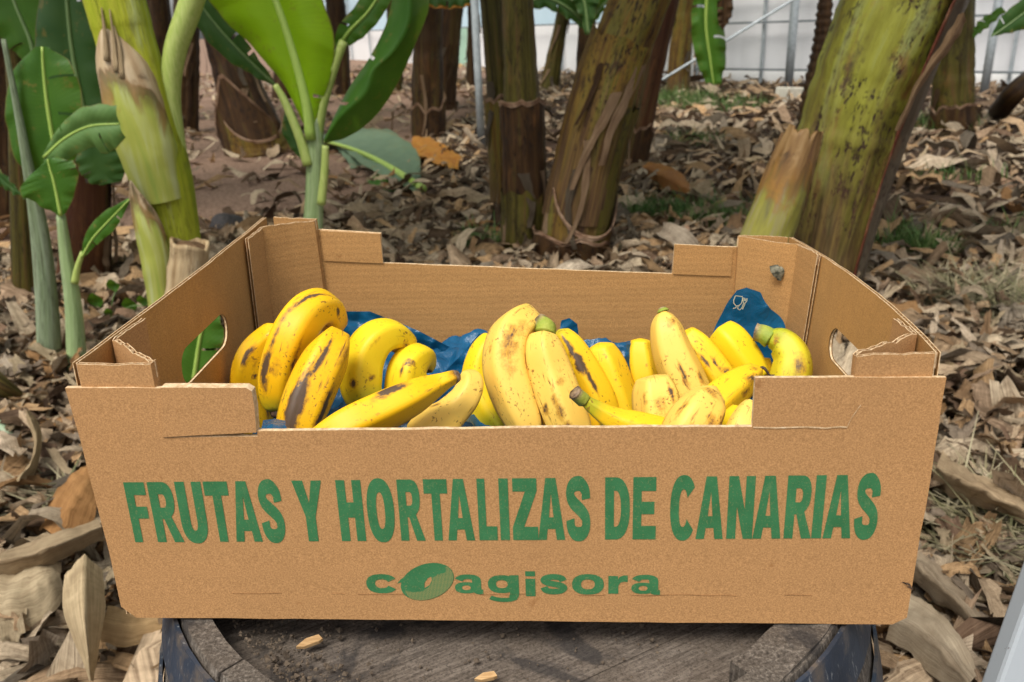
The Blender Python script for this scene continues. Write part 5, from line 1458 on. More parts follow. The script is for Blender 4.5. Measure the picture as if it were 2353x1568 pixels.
# sides with hand holes
def hole(y0, y1, z0, z1, r=0.016):
    out = []
    for cx, cz, a0 in ((y1 - r, z1 - r, 0), (y0 + r, z1 - r, 90), (y0 + r, z0 + r, 180), (y1 - r, z0 + r, 270)):
        for k in range(7):
            a = math.radians(a0 + 15 * k)
            out.append((cx + r * math.cos(a), cz + r * math.sin(a)))
    return out
so = [(0.004, 0.0), (D - .0045, 0.0), (D - .0045, H3), (0.004, H3)]
hl = hole(.150, .260, .121, .156)
top = [(0.005, H3), (D - .006, H3)]
def side_panel(sx_, hl, label):
    """Board with a hand hole, built in upright strips so that it can bow."""
    h_ = np.array(hl)
    ya, yb = h_[:, 0].min(), h_[:, 0].max()
    ys_ = sorted(set(np.round(np.concatenate([np.linspace(.004, ya, 9), np.unique(h_[:, 0]), np.linspace(yb, D - .0045, 9)]), 5)))
    def lohi(y):
        z = []
        for i in range(len(h_)):
            p, q = h_[i], h_[(i + 1) % len(h_)]
            if abs(p[0] - q[0]) < 1e-9:
                if abs(p[0] - y) < 1e-5:
                    z += [p[1], q[1]]
            elif min(p[0], q[0]) - 1e-6 <= y <= max(p[0], q[0]) + 1e-6:
                z.append(p[1] + (q[1] - p[1]) * (y - p[0]) / (q[0] - p[0]))
        return (min(z), max(z)) if z else (0.138, 0.138)
    V, F, MI = [], [], []
    lin = 0.0007
    K = (4, 3)                                     # rows below and above the hole
    for d0, d1 in ((0, lin), (T - lin, T)):
        base_ = len(V)
        R_ = K[0] + K[1] + 2
        for d in (d0, d1):
            for y in ys_:
                lo, hi = lohi(y) if ya - 1e-6 <= y <= yb + 1e-6 else (.138, .138)
                tz = H3 + .0006 * fbm((y * 80, sx_, 1), 1, 3)
                for z in list(np.linspace(0, lo, K[0] + 1)) + list(np.linspace(hi, tz, K[1] + 1)):
                    V.append(dfm((sx_ * (.3 - d), y, z)))
        n_ = len(ys_)
        for k in range(2):
            o_ = base_ + k * n_ * R_
            for i in range(n_ - 1):
                for j in range(R_ - 1):
                    if j == K[0] and ys_[i] > ya - 1e-5 and ys_[i + 1] < yb + 1e-5:
                        continue
                    F.append((o_ + i * R_ + j, o_ + (i + 1) * R_ + j, o_ + (i + 1) * R_ + j + 1, o_ + i * R_ + j + 1)); MI.append(0)
        o1 = base_ + n_ * R_
        for i in range(n_ - 1):
            for j in (R_ - 1, 0):
                F.append((base_ + i * R_ + j, base_ + (i + 1) * R_ + j, o1 + (i + 1) * R_ + j, o1 + i * R_ + j)); MI.append(1)
        for i in (0, n_ - 1):
            for j in range(R_ - 1):
                F.append((base_ + i * R_ + j, base_ + i * R_ + j + 1, o1 + i * R_ + j + 1, o1 + i * R_ + j)); MI.append(1)
    k = int((D - .01) / .0068 * 4)                 # fluting along the open top edge
    b0 = len(V)
    for i in range(k + 1):
        y = .005 + (D - .0105) * i / k
        dd = T / 2 + (T / 2 - lin) * math.sin(i / 4 * 2 * math.pi)
        for z in (H3 - .0003, H3 - .012):
            V.append(dfm((sx_ * (.3 - dd), y, z)))
    for i in range(k):
        F.append((b0 + 2 * i, b0 + 2 * i + 2, b0 + 2 * i + 3, b0 + 2 * i + 1)); MI.append(1)
    o = mesh('side_panel', V, F, [M_side, M_edge], crate, smooth=False)
    o.data.polygons.foreach_set('material_index', MI)
    o['label'] = label
side_panel(-1, hole(.150, .260, .121, .156), 'left side panel with a hand hole')
side_panel(1, hole(.146, .250, .1245, .157), 'right side panel with a hand hole')
# rims of the hand holes
for sx_, h_ in ((-1, hole(.150, .260, .121, .156)), (1, hole(.146, .250, .1245, .157))):
    V, F = [], []
    n = len(h_)
    cy, cz = sum(p[0] for p in h_) / n, sum(p[1] for p in h_) / n
    for p in h_:
        for d in (0.0009, 0.0027):
            V.append(dfm((sx_ * (.3 - d), p[0] + (cy - p[0]) * .004, p[1] + (cz - p[1]) * .004)))
    for i in range(n):
        F.append((2 * i, 2 * ((i + 1) % n), 2 * ((i + 1) % n) + 1, 2 * i + 1))
    mesh('hole_rim', V, F, M_edge, crate, smooth=False)
# triangular corner posts, folded from the side walls; the path is seen from above
def post(path, tops, label, outer=0.0):
    """Strip of board along path (x, y), from the floor to tops (one height per point)."""
    P2 = np.array(path)
    L = np.concatenate([[0], np.cumsum(np.linalg.norm(np.diff(P2, axis=0), axis=1))])
    def fm(a, c, d):
        x = np.interp(a, L, P2[:, 0]); y = np.interp(a, L, P2[:, 1])
        i = min(max(np.searchsorted(L, a) - 1, 0), len(P2) - 2)
        t_ = nz(P2[i + 1] - P2[i]); nrm_ = np.array([-t_[1], t_[0]])
        x, y = np.array([x, y]) + nrm_ * d * sgn
        return (x, y, c)
    sgn = post.s
    ss = np.linspace(0, L[-1], 34)
    ss = np.unique(np.concatenate([ss, L]))
    topz = np.interp(ss, L, tops) + np.array([(0.0032 if label.startswith('front') and L[1] < s < L[2] + .01 else 0.0013) * fbm((s * 95, tops[0] * 50, len(label)), 1, 3) for s in ss])
    V, F, MI = [], [], []
    zr = [0.003, 0.06, 0.12, 0.165, None]
    rows = len(zr)
    lin = 0.0007
    for d0, d1 in ((0, lin), (T - lin, T)):
        b0 = len(V)
        for d in (d0, d1):
            for s, tz in zip(ss, topz):
                for z in zr:
                    V.append(dfm(fm(s, tz if z is None else min(z, tz - .01), d)))
        n = len(ss)
        for k in range(2):
            o_ = b0 + k * n * rows
            for i in range(n - 1):
                for j in range(rows - 1):
                    F.append((o_ + i * rows + j, o_ + (i + 1) * rows + j, o_ + (i + 1) * rows + j + 1, o_ + i * rows + j + 1)); MI.append(0)
        o1 = b0 + n * rows
        for i in range(n - 1):
            F.append((b0 + i * rows + rows - 1, b0 + (i + 1) * rows + rows - 1, o1 + (i + 1) * rows + rows - 1, o1 + i * rows + rows - 1)); MI.append(1)
        for i in (0, n - 1):
            for j in range(rows - 1):
                F.append((b0 + i * rows + j, b0 + i * rows + j + 1, o1 + i * rows + j + 1, o1 + i * rows + j)); MI.append(1)
    k = int(L[-1] / 0.0068 * 4)
    b0 = len(V)
    for i in range(k + 1):
        s = L[-1] * i / k
        dd = T / 2 + (T / 2 - lin) * math.sin(i / 4 * 2 * math.pi)
        tz = np.interp(s, ss, topz)
        for z in (tz, tz - .012):
            V.append(dfm(fm(s, z, dd)))
    for i in range(k):
        F.append((b0 + 2 * i, b0 + 2 * i + 2, b0 + 2 * i + 3, b0 + 2 * i + 1)); MI.append(1)
    o = mesh('corner_post', V, F, [M_in if label.startswith('rear') else M_front, M_edge], crate, smooth=False)
    o.data.polygons.foreach_set('material_index', MI)
    o['label'] = label
post.s = -1
post([(-.2955, .0055), (-.241, .0045), (-.2945, .048), (-.2945, .094)], [H3, H3 - .001, H3, H3 - .001], 'front left corner post with a crumpled top')
post.s = 1
post([(.2955, .0055), (.2445, .0045), (.2945, .042), (.2945, .090)], [H3, H3 - .001, H3 + .001, H3 - .001], 'front right corner post with a torn top')
post.s = 1
post([(-.288, .4095), (-.2292, .4095), (-.2895, .369), (-.2935, .328)], [H3, H3, H3, H3 - .002], 'rear left corner post')
post.s = -1
post([(.295, .4085), (.2455, .4085), (.2935, .366), (.2945, .308)], [H3, H3, H3, H3 + .002], 'rear right corner post')

# lettering -----------------------------------------------------------------
def sup(cx, cy, rx, ry, a0, a1, n=28, e=2.35):
    out = []
    for k in range(n + 1):
        a = math.radians(a0 + (a1 - a0) * k / n)
        c, s = math.cos(a), math.sin(a)
        out.append((cx + rx * math.copysign(abs(c) ** (2 / e), c), cy + ry * math.copysign(abs(s) ** (2 / e), s)))
    return out
def stroke(pts, hx, hy, n=40):
    P = crom([(p[0], p[1]) for p in pts], n)
    T_ = np.gradient(P, axis=0); T_ = T_ / np.linalg.norm(T_, axis=1)[:, None]
    N = np.stack([-T_[:, 1], T_[:, 0]], -1)
    A = P + N * np.array([hx, hy]); B_ = P - N * np.array([hx, hy])
    return [tuple(p) for p in A] + [tuple(p) for p in B_[::-1]]
def ring(cx, cy, rx, ry, ix, iy, e=2.35):
    return [sup(cx, cy, rx, ry, 0, 351, 39, e), sup(cx, cy, ix, iy, 0, 351, 39, e)]
GL = {
    'F': [[[(0, 0), (.40, 0), (.40, .40), (.93, .40), (.93, .60), (.40, .60), (.40, .79), (1, .79), (1, 1), (0, 1)]]],
    'E': [[[(0, 0), (1, 0), (1, .22), (.37, .22), (.37, .41), (.92, .41), (.92, .61), (.37, .61), (.37, .78), (.98, .78), (.98, 1), (0, 1)]]],
    'L': [[[(0, 0), (1, 0), (1, .23), (.42, .23), (.42, 1), (0, 1)]]],
    'I': [[[(0, 0), (1, 0), (1, 1), (0, 1)]]],
    'T': [[[(.32, 0), (.68, 0), (.68, .77), (1, .77), (1, 1), (0, 1), (0, .77), (.32, .77)]]],
    'H': [[[(0, 0), (.36, 0), (.36, .39), (.64, .39), (.64, 0), (1, 0), (1, 1), (.64, 1), (.64, .64), (.36, .64), (.36, 1), (0, 1)]]],
    'Z': [[[(0, 0), (1, 0), (1, .22), (.46, .22), (.98, .80), (.98, 1), (.04, 1), (.04, .79), (.52, .79), (0, .21)]]],
    'N': [[[(0, 0), (.35, 0), (.35, .52), (.64, 0), (1, 0), (1, 1), (.65, 1), (.65, .48), (.36, 1), (0, 1)]]],
    'Y': [[[(.33, 0), (.68, 0), (.68, .41), (1.02, 1), (.66, 1), (.51, .64), (.36, 1), (-.02, 1), (.33, .41)]]],
    'A': [[[(0, 0), (.31, 0), (.36, .18), (.64, .18), (.69, 0), (1, 0), (.68, 1), (.31, 1)], [(.415, .37), (.585, .37), (.50, .76)]]],
    'O': [ring(.5, .5, .5, .525, .155, .30)],
    'D': [[[(0, 0), (.40, 0)] + sup(.40, .5, .60, .5, -84, 84, 22) + [(.40, 1), (0, 1)], [(.36, .21), (.42, .21)] + sup(.42, .5, .22, .29, -80, 80, 14) + [(.42, .79), (.36, .79)]]],
    'C': [[sup(.5, .5, .5, .525, 36, 322, 44) + list(reversed(sup(.5, .5, .165, .30, 30, 328, 36)))]],
    'U': [[[(0, 1), (.37, 1), (.37, .36)] + sup(.5, .36, .13, .17, 180, 360, 14) + [(.63, .36), (.63, 1), (1, 1), (1, .36)] + list(reversed(sup(.5, .36, .5, .385, 180, 360, 24)))]],
    'R': [[[(0, 0), (.33, 0), (.33, .39), (.40, .39), (.64, 0), (1.0, 0), (.68, .43)] + sup(.52, .71, .36, .29, -58, 88, 18) + [(.50, 1), (0, 1)], [(.33, .58), (.46, .58)] + sup(.46, .69, .12, .11, -85, 85, 10) + [(.46, .80), (.33, .80)]]],
    'S': [[stroke([(.83, .66), (.80, .80), (.64, .895), (.50, .91), (.30, .885), (.185, .80), (.19, .69), (.30, .605), (.5, .525), (.70, .44), (.82, .345), (.82, .21), (.70, .115), (.5, .09), (.32, .115), (.20, .20), (.165, .33)], .175, .118, 60)]],
}
words = [('F', -.278, -.2624), ('R', -.2602, -.2395), ('U', -.2393, -.2194), ('T', -.2177, -.1996), ('A', -.1993, -.179), ('S', -.1776, -.1605), ('Y', -.1508, -.1295), ('H', -.1186, -.1001), ('O', -.0971, -.0771), ('R', -.0736, -.0553), ('T', -.0542, -.037), ('A', -.0384, -.0185), ('L', -.0152, -.0016), ('I', .0006, .0074), ('Z', .0098, .0284), ('A', .0283, .0481), ('S', .0492, .0664), ('D', .0772, .095), ('E', .0972, .1139), ('C', .1239, .1424), ('A', .1427, .1623), ('N', .1647, .1832), ('A', .1834, .2034), ('R', .2056, .225), ('I', .2252, .2322), ('A', .2332, .2528), ('S', .2543, .2704)]
def print_mesh(name, polys, m, parent):
    """polys: list of loops lists in crate (x, z) on the front; a hair proud of it."""
    V, F = [], []
    for q, loops in enumerate(polys):
        loops = [densify(l, 0.004) for l in loops]
        pts, tris = tri(loops)
        b0 = len(V)
        V += [dfm((p[0], 0, p[1])) + np.array([0, -0.00035 - 0.00002 * (q % 3), 0]) for p in pts]
        F += [tuple(k + b0 for k in t_) for t_ in tris]
    return mesh(name, V, F, m, parent, smooth=False)
for ch, x0, x1 in words:
    polys = []
    k = (x0 + .278) / .55
    zb, zt = .0684 + .0038 * k, .1193 + .0037 * k
    for loops in GL[ch]:
        polys.append([[(x0 + p[0] * (x1 - x0), zb + p[1] * (zt - zb)) for p in l] for l in loops])
    print_mesh('letter', polys, M_ink, front)
# small name below with the tilted ring
LG = {
    'c': [[sup(.5, .5, .5, .53, 28, 330, 44) + list(reversed(sup(.5, .5, .215, .24, 20, 338, 30)))]],
    'o': [ring(.5, .5, .5, .54, .215, .26)],
    's': [[stroke([(.86, .68), (.76, .84), (.5, .90), (.22, .84), (.14, .70), (.26, .58), (.5, .51), (.76, .43), (.86, .30), (.76, .16), (.5, .10), (.22, .16), (.12, .34)], .145, .155, 60)]],
    'i': [[[(0, 0), (1, 0), (1, .70), (0, .70)]], [[(0, .80), (1, .80), (1, 1.0), (0, 1.0)]]],
    'r': [[[(0, 0), (.52, 0), (.52, .44), (.62, .60), (.80, .66), (1, .64), (1, 1.0), (.78, 1.0), (.58, .92), (.50, .78), (.50, .97), (0, .97)]]],
    'a': [ring(.40, .29, .40, .31, .15, .13), [stroke([(.14, .72), (.26, .86), (.50, .90), (.70, .84), (.76, .68), (.76, .30), (.80, .08), (.98, .07)], .155, .13, 50)]],
    'g': [ring(.45, .52, .45, .50, .185, .22), [[(.70, 1.02), (1, 1.02), (1, -.02), (.97, -.22), (.84, -.36), (.66, -.20), (.70, -.05)]], [stroke([(.90, -.22), (.70, -.34), (.45, -.36), (.22, -.31), (.06, -.22)], .10, .115, 26)]],
}
for ch, x0, x1, z0, z1 in (('c', -.1036, -.0797, .0242, .0403), ('a', -.0359, -.0140, .0243, .0403), ('g', -.0107, .0127, .0240, .0398), ('i', .0177, .0251, .0217, .0436), ('s', .0291, .0490, .0242, .0404), ('o', .0526, .0764, .0240, .0406), ('r', .0797, .0941, .0242, .0402), ('a', .0968, .1186, .0244, .0404)):
    polys = []
    for loops in LG[ch]:
        polys.append([[(x0 + p[0] * (x1 - x0), z0 + p[1] * (z1 - z0)) for p in l] for l in loops])
    print_mesh('letter', polys, M_ink, front)
# tilted ring: solid disc with a pointed hole, dotted crescent on its lower right
def ell(cx, cz, a, c, rot, t0, t1, n=40):
    out = []
    for k in range(n + 1):
        t_ = math.radians(t0 + (t1 - t0) * k / n)
        x, z = a * math.cos(t_), c * math.sin(t_)
        out.append((cx + x * math.cos(rot) - z * math.sin(rot), cz + x * math.sin(rot) + z * math.cos(rot)))
    return out
rt = math.radians(27)
cx, cz = -.0567, .0341
lens = [(-.0592, .0285), (-.0588, .0330), (-.0562, .0372), (-.0534, .0387), (-.0532, .0352), (-.0552, .0312)]
dark = [ell(cx, cz, .0218, .0150, rt, 0, 351, 39), list(reversed(lens))]
print_mesh('logo_ring', [dark, [[(-.0800, .0325), (-.0770, .0360), (-.0740, .0385), (-.0745, .0345), (-.0772, .0333)]]], M_ink, front)
cres = ell(cx, cz, .0214, .0146, rt, -158, 22, 40) + [(-.0420, .0425), (-.0485, .0405), (-.0525, .0375), (-.0535, .0335), (-.0560, .0295), (-.0605, .0260), (-.0680, .0248), (-.0745, .0265)]
V, F = [], []
pts, tris = tri([cres])
V = [dfm((p[0], 0, p[1])) + np.array([0, -0.0005, 0]) for p in pts]
mesh('logo_dots', V, tris, M_half, front, smooth=False)

# small marks on the crate: a scrap added in place of a hole in the rear right post, a torn nick at the lower right front
q = at(1778, 617, 0.372)
V, F, U, T_ = patch([q + np.array([-.008, 0, .006]), q + np.array([-.006, -.001, -.001]), q + np.array([.002, 0, -.010])], [q + np.array([-.003, -.002, .008]), q + np.array([.002, -.004, 0]), q + np.array([.005, -.002, -.010])], [q + np.array([.001, 0, .007]), q + np.array([.008, -.001, .002]), q + np.array([.007, 0, -.009])], n=8, m=3, ruffle=.001)
b = MB('grey_green_scrap')
M_scrap = b.done(b.principled(b.ramp(b.noise(b.coord(), 150), [(0.4, (0.045, 0.050, 0.035)), (0.6, (0.26, 0.25, 0.18))]), 0.7))
tag(mesh('hole_stand_in', V + np.array([0, -.012, 0]), F, M_scrap, None, U), 'tiny grey green scrap standing in for a hole in the rear right corner post', 'hole stand-in')
V, F = [], []
for (x, z, s) in ((.2975, .0335, .0028), (.2995, .0305, .0025), (.2950, .0345, .002)):
    b0 = len(V)
    V += [dfm((x + s * c_, 0, z + s * d_)) + np.array([0, -.0011, 0]) for c_, d_ in ((-1.3, .5), (-.2, .1), (1, -.8), (.5, .3), (-.4, .7))]
    F.append(tuple(range(b0, b0 + 5)))
mesh('torn_nick', V, F, M_btip, front, smooth=False)

# ------------------------------------------------------------------ blue film in the crate
liner = thing('plastic_liner', (0, 0.2, 0.005), 'crumpled blue plastic liner film under and behind the bananas', 'plastic liner')
n, m_ = 130, 90
V = []
for j in range(m_):
    for i in range(n):
        x = -.285 + .57 * i / (n - 1); y = .016 + .384 * j / (m_ - 1)
        z = .056 + .022 * fbm((x, y, 0), 9, 4) - .022 * abs(fbm((x, y, 4), 22, 3)) + .018 * max(0, (y - .30) / .1)
        z -= .05 * math.exp(-((y - .016) / .03) ** 2)
        if abs(x + .05) < .08:
            z += .012 * math.exp(-((x + .05) / .04) ** 2) * (1 if y > .12 else .3)
        ex = min(x + .285, .285 - x)
        z -= .03 * max(0, 1 - ex / .02)
        V.append(dfm((x, y, max(z, .006))))
mesh('film_bed', V, grid_faces(m_, n), M_film, liner)
def flap(left, mid, right, seed, crumple=0.004, Y=None):
    L_, M_, R_ = pxline(left, Y), pxline(mid, Y), pxline(right, Y)
    V, F, U, T_ = patch(L_, M_, R_, n=44, m=16)
    for i in range(len(V)):
        f = 1.1 - 3.2 * abs(fbm(V[i] * 22 + seed, 1.0, 3)) + 0.5 * fbm(V[i] * 60 + seed, 1.0, 2)
        V[i] += np.array([0.2 * f, -f, 0.35 * f]) * crumple
    return mesh('film_flap', V, F, M_film, liner, U)
flap([(730, 800), (770, 735), (790, 716)], [(780, 850), (840, 790), (850, 716)], [(840, 900), (905, 835), (900, 736)], 1.0, .004, .375)
flap([(840, 880), (865, 800), (890, 730)], [(920, 890), (960, 840), (965, 762)], [(1000, 880), (1030, 835), (1033, 798)], 2.0, .004, .372)
flap([(1005, 870), (1060, 815), (1100, 768)], [(1060, 890), (1090, 840), (1112, 765)], [(1140, 900), (1130, 840), (1125, 768)], 3.0, .003, .32)
flap([(1270, 830), (1283, 770), (1290, 737)], [(1310, 830), (1315, 775), (1308, 731)], [(1350, 825), (1334, 785), (1326, 745)], 4.0, .002, .36)
flap([(1335, 850, .29), (1345, 815, .30), (1350, 797, .31)], [(1400, 850, .27), (1400, 812, .28), (1405, 790, .29)], [(1465, 850, .29), (1460, 800, .30), (1455, 782, .31)], 5.0, .005)
flap([(1600, 850), (1635, 770), (1668, 700), (1692, 668)], [(1700, 860), (1705, 780), (1715, 720), (1716, 661)], [(1800, 850), (1802, 745), (1765, 705), (1746, 672)], 6.0, .0015, .352)
flap([(590, 1010, .05), (600, 985, .06), (605, 966, .08)], [(630, 1010, .045), (628, 980, .055), (630, 963, .08)], [(670, 1010, .05), (660, 985, .06), (656, 966, .08)], 7.0, .004)
# glass and fork sign printed on the right flap
def sign(pts, w=1.7):
    P = np.array([at(u, v, .3465) for u, v in pts])
    k = mpx(P[0]) * w / 2
    V, F = [], []
    for i in range(len(P)):
        t_ = nz(P[min(i + 1, len(P) - 1)] - P[max(i - 1, 0)]); s_ = nz(np.cross(t_, [0, 1, 0]))
        V += [P[i] - s_ * k, P[i] + s_ * k]
    for i in range(len(P) - 1):
        F.append((2 * i, 2 * i + 2, 2 * i + 3, 2 * i + 1))
    return V, F
SG = [[(1690, 680), (1686, 690), (1686, 697), (1691, 703), (1698, 703), (1704, 697), (1706, 688), (1706, 682), (1690, 680)], [(1693, 703), (1690, 708), (1684, 709)], [(1696, 704), (1695, 709), (1700, 713)],
      [(1708, 684), (1707, 692), (1709, 697), (1712, 697), (1716, 692), (1717, 686)], [(1711, 685), (1710, 692)], [(1714, 686), (1713, 692)], [(1709, 697), (1704, 709), (1699, 713)], [(1712, 698), (1706, 711)]]
parts_ = [sign(s_) for s_ in SG]
V, F, _u = join(parts_)
mesh('food_sign', V, F, M_pale, liner, smooth=False)
for (u, v, s_) in ((636, 972, 5), (648, 979, 4), (622, 977, 3)):
    pass

# ------------------------------------------------------------------ bananas
YEL = {'deep': (0.84, 0.485, 0.004), 'mid': (0.85, 0.545, 0.014), 'pale': (0.84, 0.555, 0.105), 'lemon': (0.82, 0.59, 0.012), 'green': (0.62, 0.53, 0.020)}
def banana(pts, Y, tone, brown, label, green=(0, 0), marks=(), stem=None, tip=False, cap=False, ridge=0.036, phase=0.0, rs=1.06):
    """pts: (u, v, width[, depth]) along the fruit; marks: (t, angle deg, half length t, half width deg, strength)."""
    P, R = [], []
    for p in pts:
        q = at(p[0], p[1], p[3] if len(p) > 3 else Y)
        P.append(q); R.append(p[2] * mpx(q) / 2 * rs)
    C = crom(np.hstack([np.array(P), np.array(R)[:, None]]), 44)
    Pc, Rc = C[:, :3], np.abs(C[:, 3])
    k = np.arange(44) / 43
    endf = np.minimum(1, np.sqrt(np.clip(k / 0.055, 0.03, 1))) * np.minimum(1, np.sqrt(np.clip((1 - k) / 0.055, 0.03, 1)))
    V, F, U, T_ = tube(Pc, Rc * endf, 30, True, ridge, phase=phase + len(label) * .37, facet=min(.9, ridge * 22))
    # angle round the fruit measured from the side that faces the viewer, + to the right / below
    T3 = np.gradient(Pc, axis=0)
    a = np.zeros(len(V)); i0 = 27
    def sidev(i):
        t3 = nz(T3[i]); f3 = CAM - Pc[i]; f3 = nz(f3 - t3 * t3.dot(f3))
        return f3, np.cross(t3, f3)
    sg = 1.0 if sidev(i0)[1].dot(RM @ np.array([1, -0.3, 0])) > 0 else -1.0
    for i in range(44):
        f3, s3 = sidev(i)
        d3 = V[i * 30:(i + 1) * 30] - Pc[i]
        a[i * 30:(i + 1) * 30] = np.degrees(np.arctan2(d3 @ s3 * sg, d3 @ f3))
    mk = np.zeros(len(V))
    for t0, a0, dt, da, s_ in marks:
        wob = np.array([8 * fbm((t * 9, a0, 0), 1, 2) for t in T_])
        d = np.sqrt(((T_ - t0) / dt) ** 2 + ((a - a0 - wob) / da) ** 2)
        mk = np.maximum(mk, s_ * np.clip(1.25 - d * .75, 0, 1))
    g = np.clip((green[0] * 1.0 - T_) / .12, 0, 1) * (green[0] > 0) + np.clip((T_ - (1 - green[1])) / .12, 0, 1) * (green[1] > 0)
    root = thing('banana', Pc[22] - np.array([0, 0, Rc[22]]), label, 'banana', 'bananas in the crate')
    o = mesh('peel', V, F, M_ban, root, U, {'mark': mk, 'green': np.clip(g, 0, 1) * .75})
    o.color = (*YEL[tone], brown)
    if stem:
        Q, r0, r1 = stem
        S_ = np.array([at(*q) for q in Q])
        Sc = crom(S_, 10) if len(S_) > 2 else crom(S_, 10)
        rr = np.linspace(r0, r1, 10); rr[-1] *= 1.12
        V, F, U, T_ = tube(Sc, rr, 10, True, .05)
        mesh('stem', V, F, M_bstem, root, U, {'t': np.clip((T_ - .55) / .4, 0, 1)})
    if cap:
        e = Pc[0]; d = nz(Pc[0] - Pc[3])
        V, F, U, T_ = tube([e - d * .004, e - d * .001, e + d * .0025], [Rc[0] * .86, Rc[0] * .98, Rc[0] * .78], 14)
        mesh('stem', V, F, M_bstem, root, U, {'t': np.ones(len(V))})
    if tip:
        e = Pc[-1]; d = nz(Pc[-1] - Pc[-4])
        V, F, U, T_ = tube([e - d * .003, e + d * .002, e + d * .004], [.009, .008, .005], 10)
        mesh('tip', V, F, M_btip, root, U)
    return root

banana([(650, 752, 55), (592, 820, 82), (575, 890, 88), (588, 955, 84), (600, 1010, 60)], .235, 'deep', .55, 'yellow banana with black blotches squeezed against the left wall of the crate', marks=[(.28, -28, .10, 14, .8), (.62, 35, .16, 11, 1.0), (.40, 15, .03, 8, .8), (.3, 5, .05, 10, .6)])
banana([(776, 765, 50, .26), (752, 712, 72, .24), (712, 715, 88, .22), (672, 768, 96, .20), (645, 850, 94, .19), (638, 910, 80, .185), (642, 950, 46, .18)], .2, 'deep', .30, 'big arched yellow banana with a long black streak, tallest at the left', green=(0, .14), marks=[(.38, -40, .12, 7, .95), (.55, -46, .10, 5, .85), (.74, -44, .12, 11, 1.0), (.06, 40, .05, 40, .75), (.24, -12, .022, 10, 1.1), (.72, -14, .06, 18, .5), (.70, 32, .15, 6, 1.0)], tip=True)
banana([(778, 768, 52, .20), (757, 810, 92, .175), (725, 875, 104, .155), (695, 950, 100, .135), (678, 1025, 84, .12), (668, 1070, 50, .11)], .15, 'deep', .80, 'deep yellow banana with a large black patch at its lower end', marks=[(.30, -10, .12, 8, 1.0), (.63, -26, .16, 22, 1.1), (.60, 52, .16, 16, 1.0), (.50, -20, .12, 7, .9), (.22, 45, .1, 25, .5)])
banana([(948, 805, 44, .27), (905, 772, 68, .255), (862, 785, 84, .24), (836, 830, 92, .23), (832, 885, 90, .22), (846, 935, 70, .21), (862, 985, 44, .2)], .24, 'lemon', .25, 'curved lemon yellow banana left of the centre with a green tinge', green=(0, .30), marks=[(.68, -24, .032, 12, .85), (.64, 28, .035, 8, .8), (.14, 10, .05, 20, .7), (.40, 0, .05, 8, .45)])
banana([(990, 855, 22, .27), (972, 822, 56, .26), (940, 842, 84, .245), (930, 900, 90, .235), (925, 960, 70, .22)], .24, 'lemon', .25, 'short upright banana with an angular scratch behind the long front one', marks=[(.46, -2, .014, 20, .85), (.52, -18, .06, 4, .8), (.08, 20, .05, 30, .8)])
banana([(1046, 866, 32, .125), (1028, 872, 36, .12), (998, 886, 52, .115), (945, 912, 78, .10), (870, 948, 90, .085), (790, 985, 86, .07), (700, 1030, 50, .06)], .09, 'deep', .35, 'long banana lying level at the front with its stem end pointing right', marks=[(.42, -48, .11, 10, 1.0), (.50, -28, .10, 5, .75), (.02, -20, .03, 60, .6)], ridge=.05, cap=True, phase=.6)
banana([(1062, 862, 30, .18), (1082, 880, 56, .17), (1070, 915, 66, .16), (1038, 950, 76, .15), (1000, 985, 100, .135), (960, 1025, 90, .12)], .15, 'pale', .35, 'pale banana curving down behind the long front one', marks=[(.35, 70, .16, 6, .8), (.62, -70, .1, 16, .5)])
banana([(1138, 770, 40, .26), (1112, 815, 66, .25), (1106, 880, 84, .24), (1130, 945, 84, .225), (1170, 995, 60, .21)], .24, 'lemon', .25, 'yellow banana mostly hidden left of the tall pale one', green=(0, .26), marks=[(.72, 20, .02, 8, .9), (.74, 45, .025, 9, .9)])
banana([(1226, 742, 52, .255), (1203, 742, 80, .24), (1172, 776, 94, .22), (1164, 840, 100, .205), (1184, 912, 97, .19), (1210, 975, 78, .178), (1222, 1020, 40, .17)], .2, 'pale', .65, 'tall pale cream yellow banana with a rusty brown blush, at the middle', marks=[(.36, 4, .16, 30, .52), (.52, 10, .07, 20, .46), (.28, 62, .18, 8, .9), (.40, -55, .03, 6, .8)])
banana([(1250, 762, 48, .215), (1250, 800, 80, .205), (1266, 860, 94, .195), (1290, 930, 96, .18), (1315, 995, 86, .17), (1328, 1040, 50, .16)], .19, 'pale', .60, 'pale speckled banana with a green stem, leaning right beside the tall pale one', marks=[(.62, -10, .12, 12, .62), (.78, -8, .07, 13, .72), (.60, -50, .04, 9, .9), (.45, 20, .05, 16, .5)], stem=([(1252, 766, .22), (1254, 752, .225), (1240, 742, .232)], .010, .0085))
banana([(1283, 758, 34, .27), (1305, 795, 66, .265), (1338, 855, 80, .255), (1372, 925, 84, .245), (1398, 985, 60, .235)], .26, 'mid', .40, 'banana with one long dark streak down its length', green=(.10, 0), marks=[(.20, 2, .13, 9, 1.1), (.36, 8, .09, 15, 1.2), (.54, 14, .12, 8, 1.0)])
banana([(1376, 788, 50, .28), (1388, 830, 80, .275), (1408, 890, 88, .265), (1428, 950, 84, .255), (1440, 1000, 60, .245)], .27, 'mid', .35, 'blunt topped yellow banana right of the streaked one', marks=[(.58, -15, .03, 12, .55)])
banana([(1472, 778, 40, .30), (1472, 815, 60, .295), (1480, 870, 66, .285), (1490, 930, 50, .275)], .29, 'mid', .35, 'slim yellow banana standing just left of the tallest one on the right', ridge=.06, marks=[(.4, 12, .22, 4, .8)])
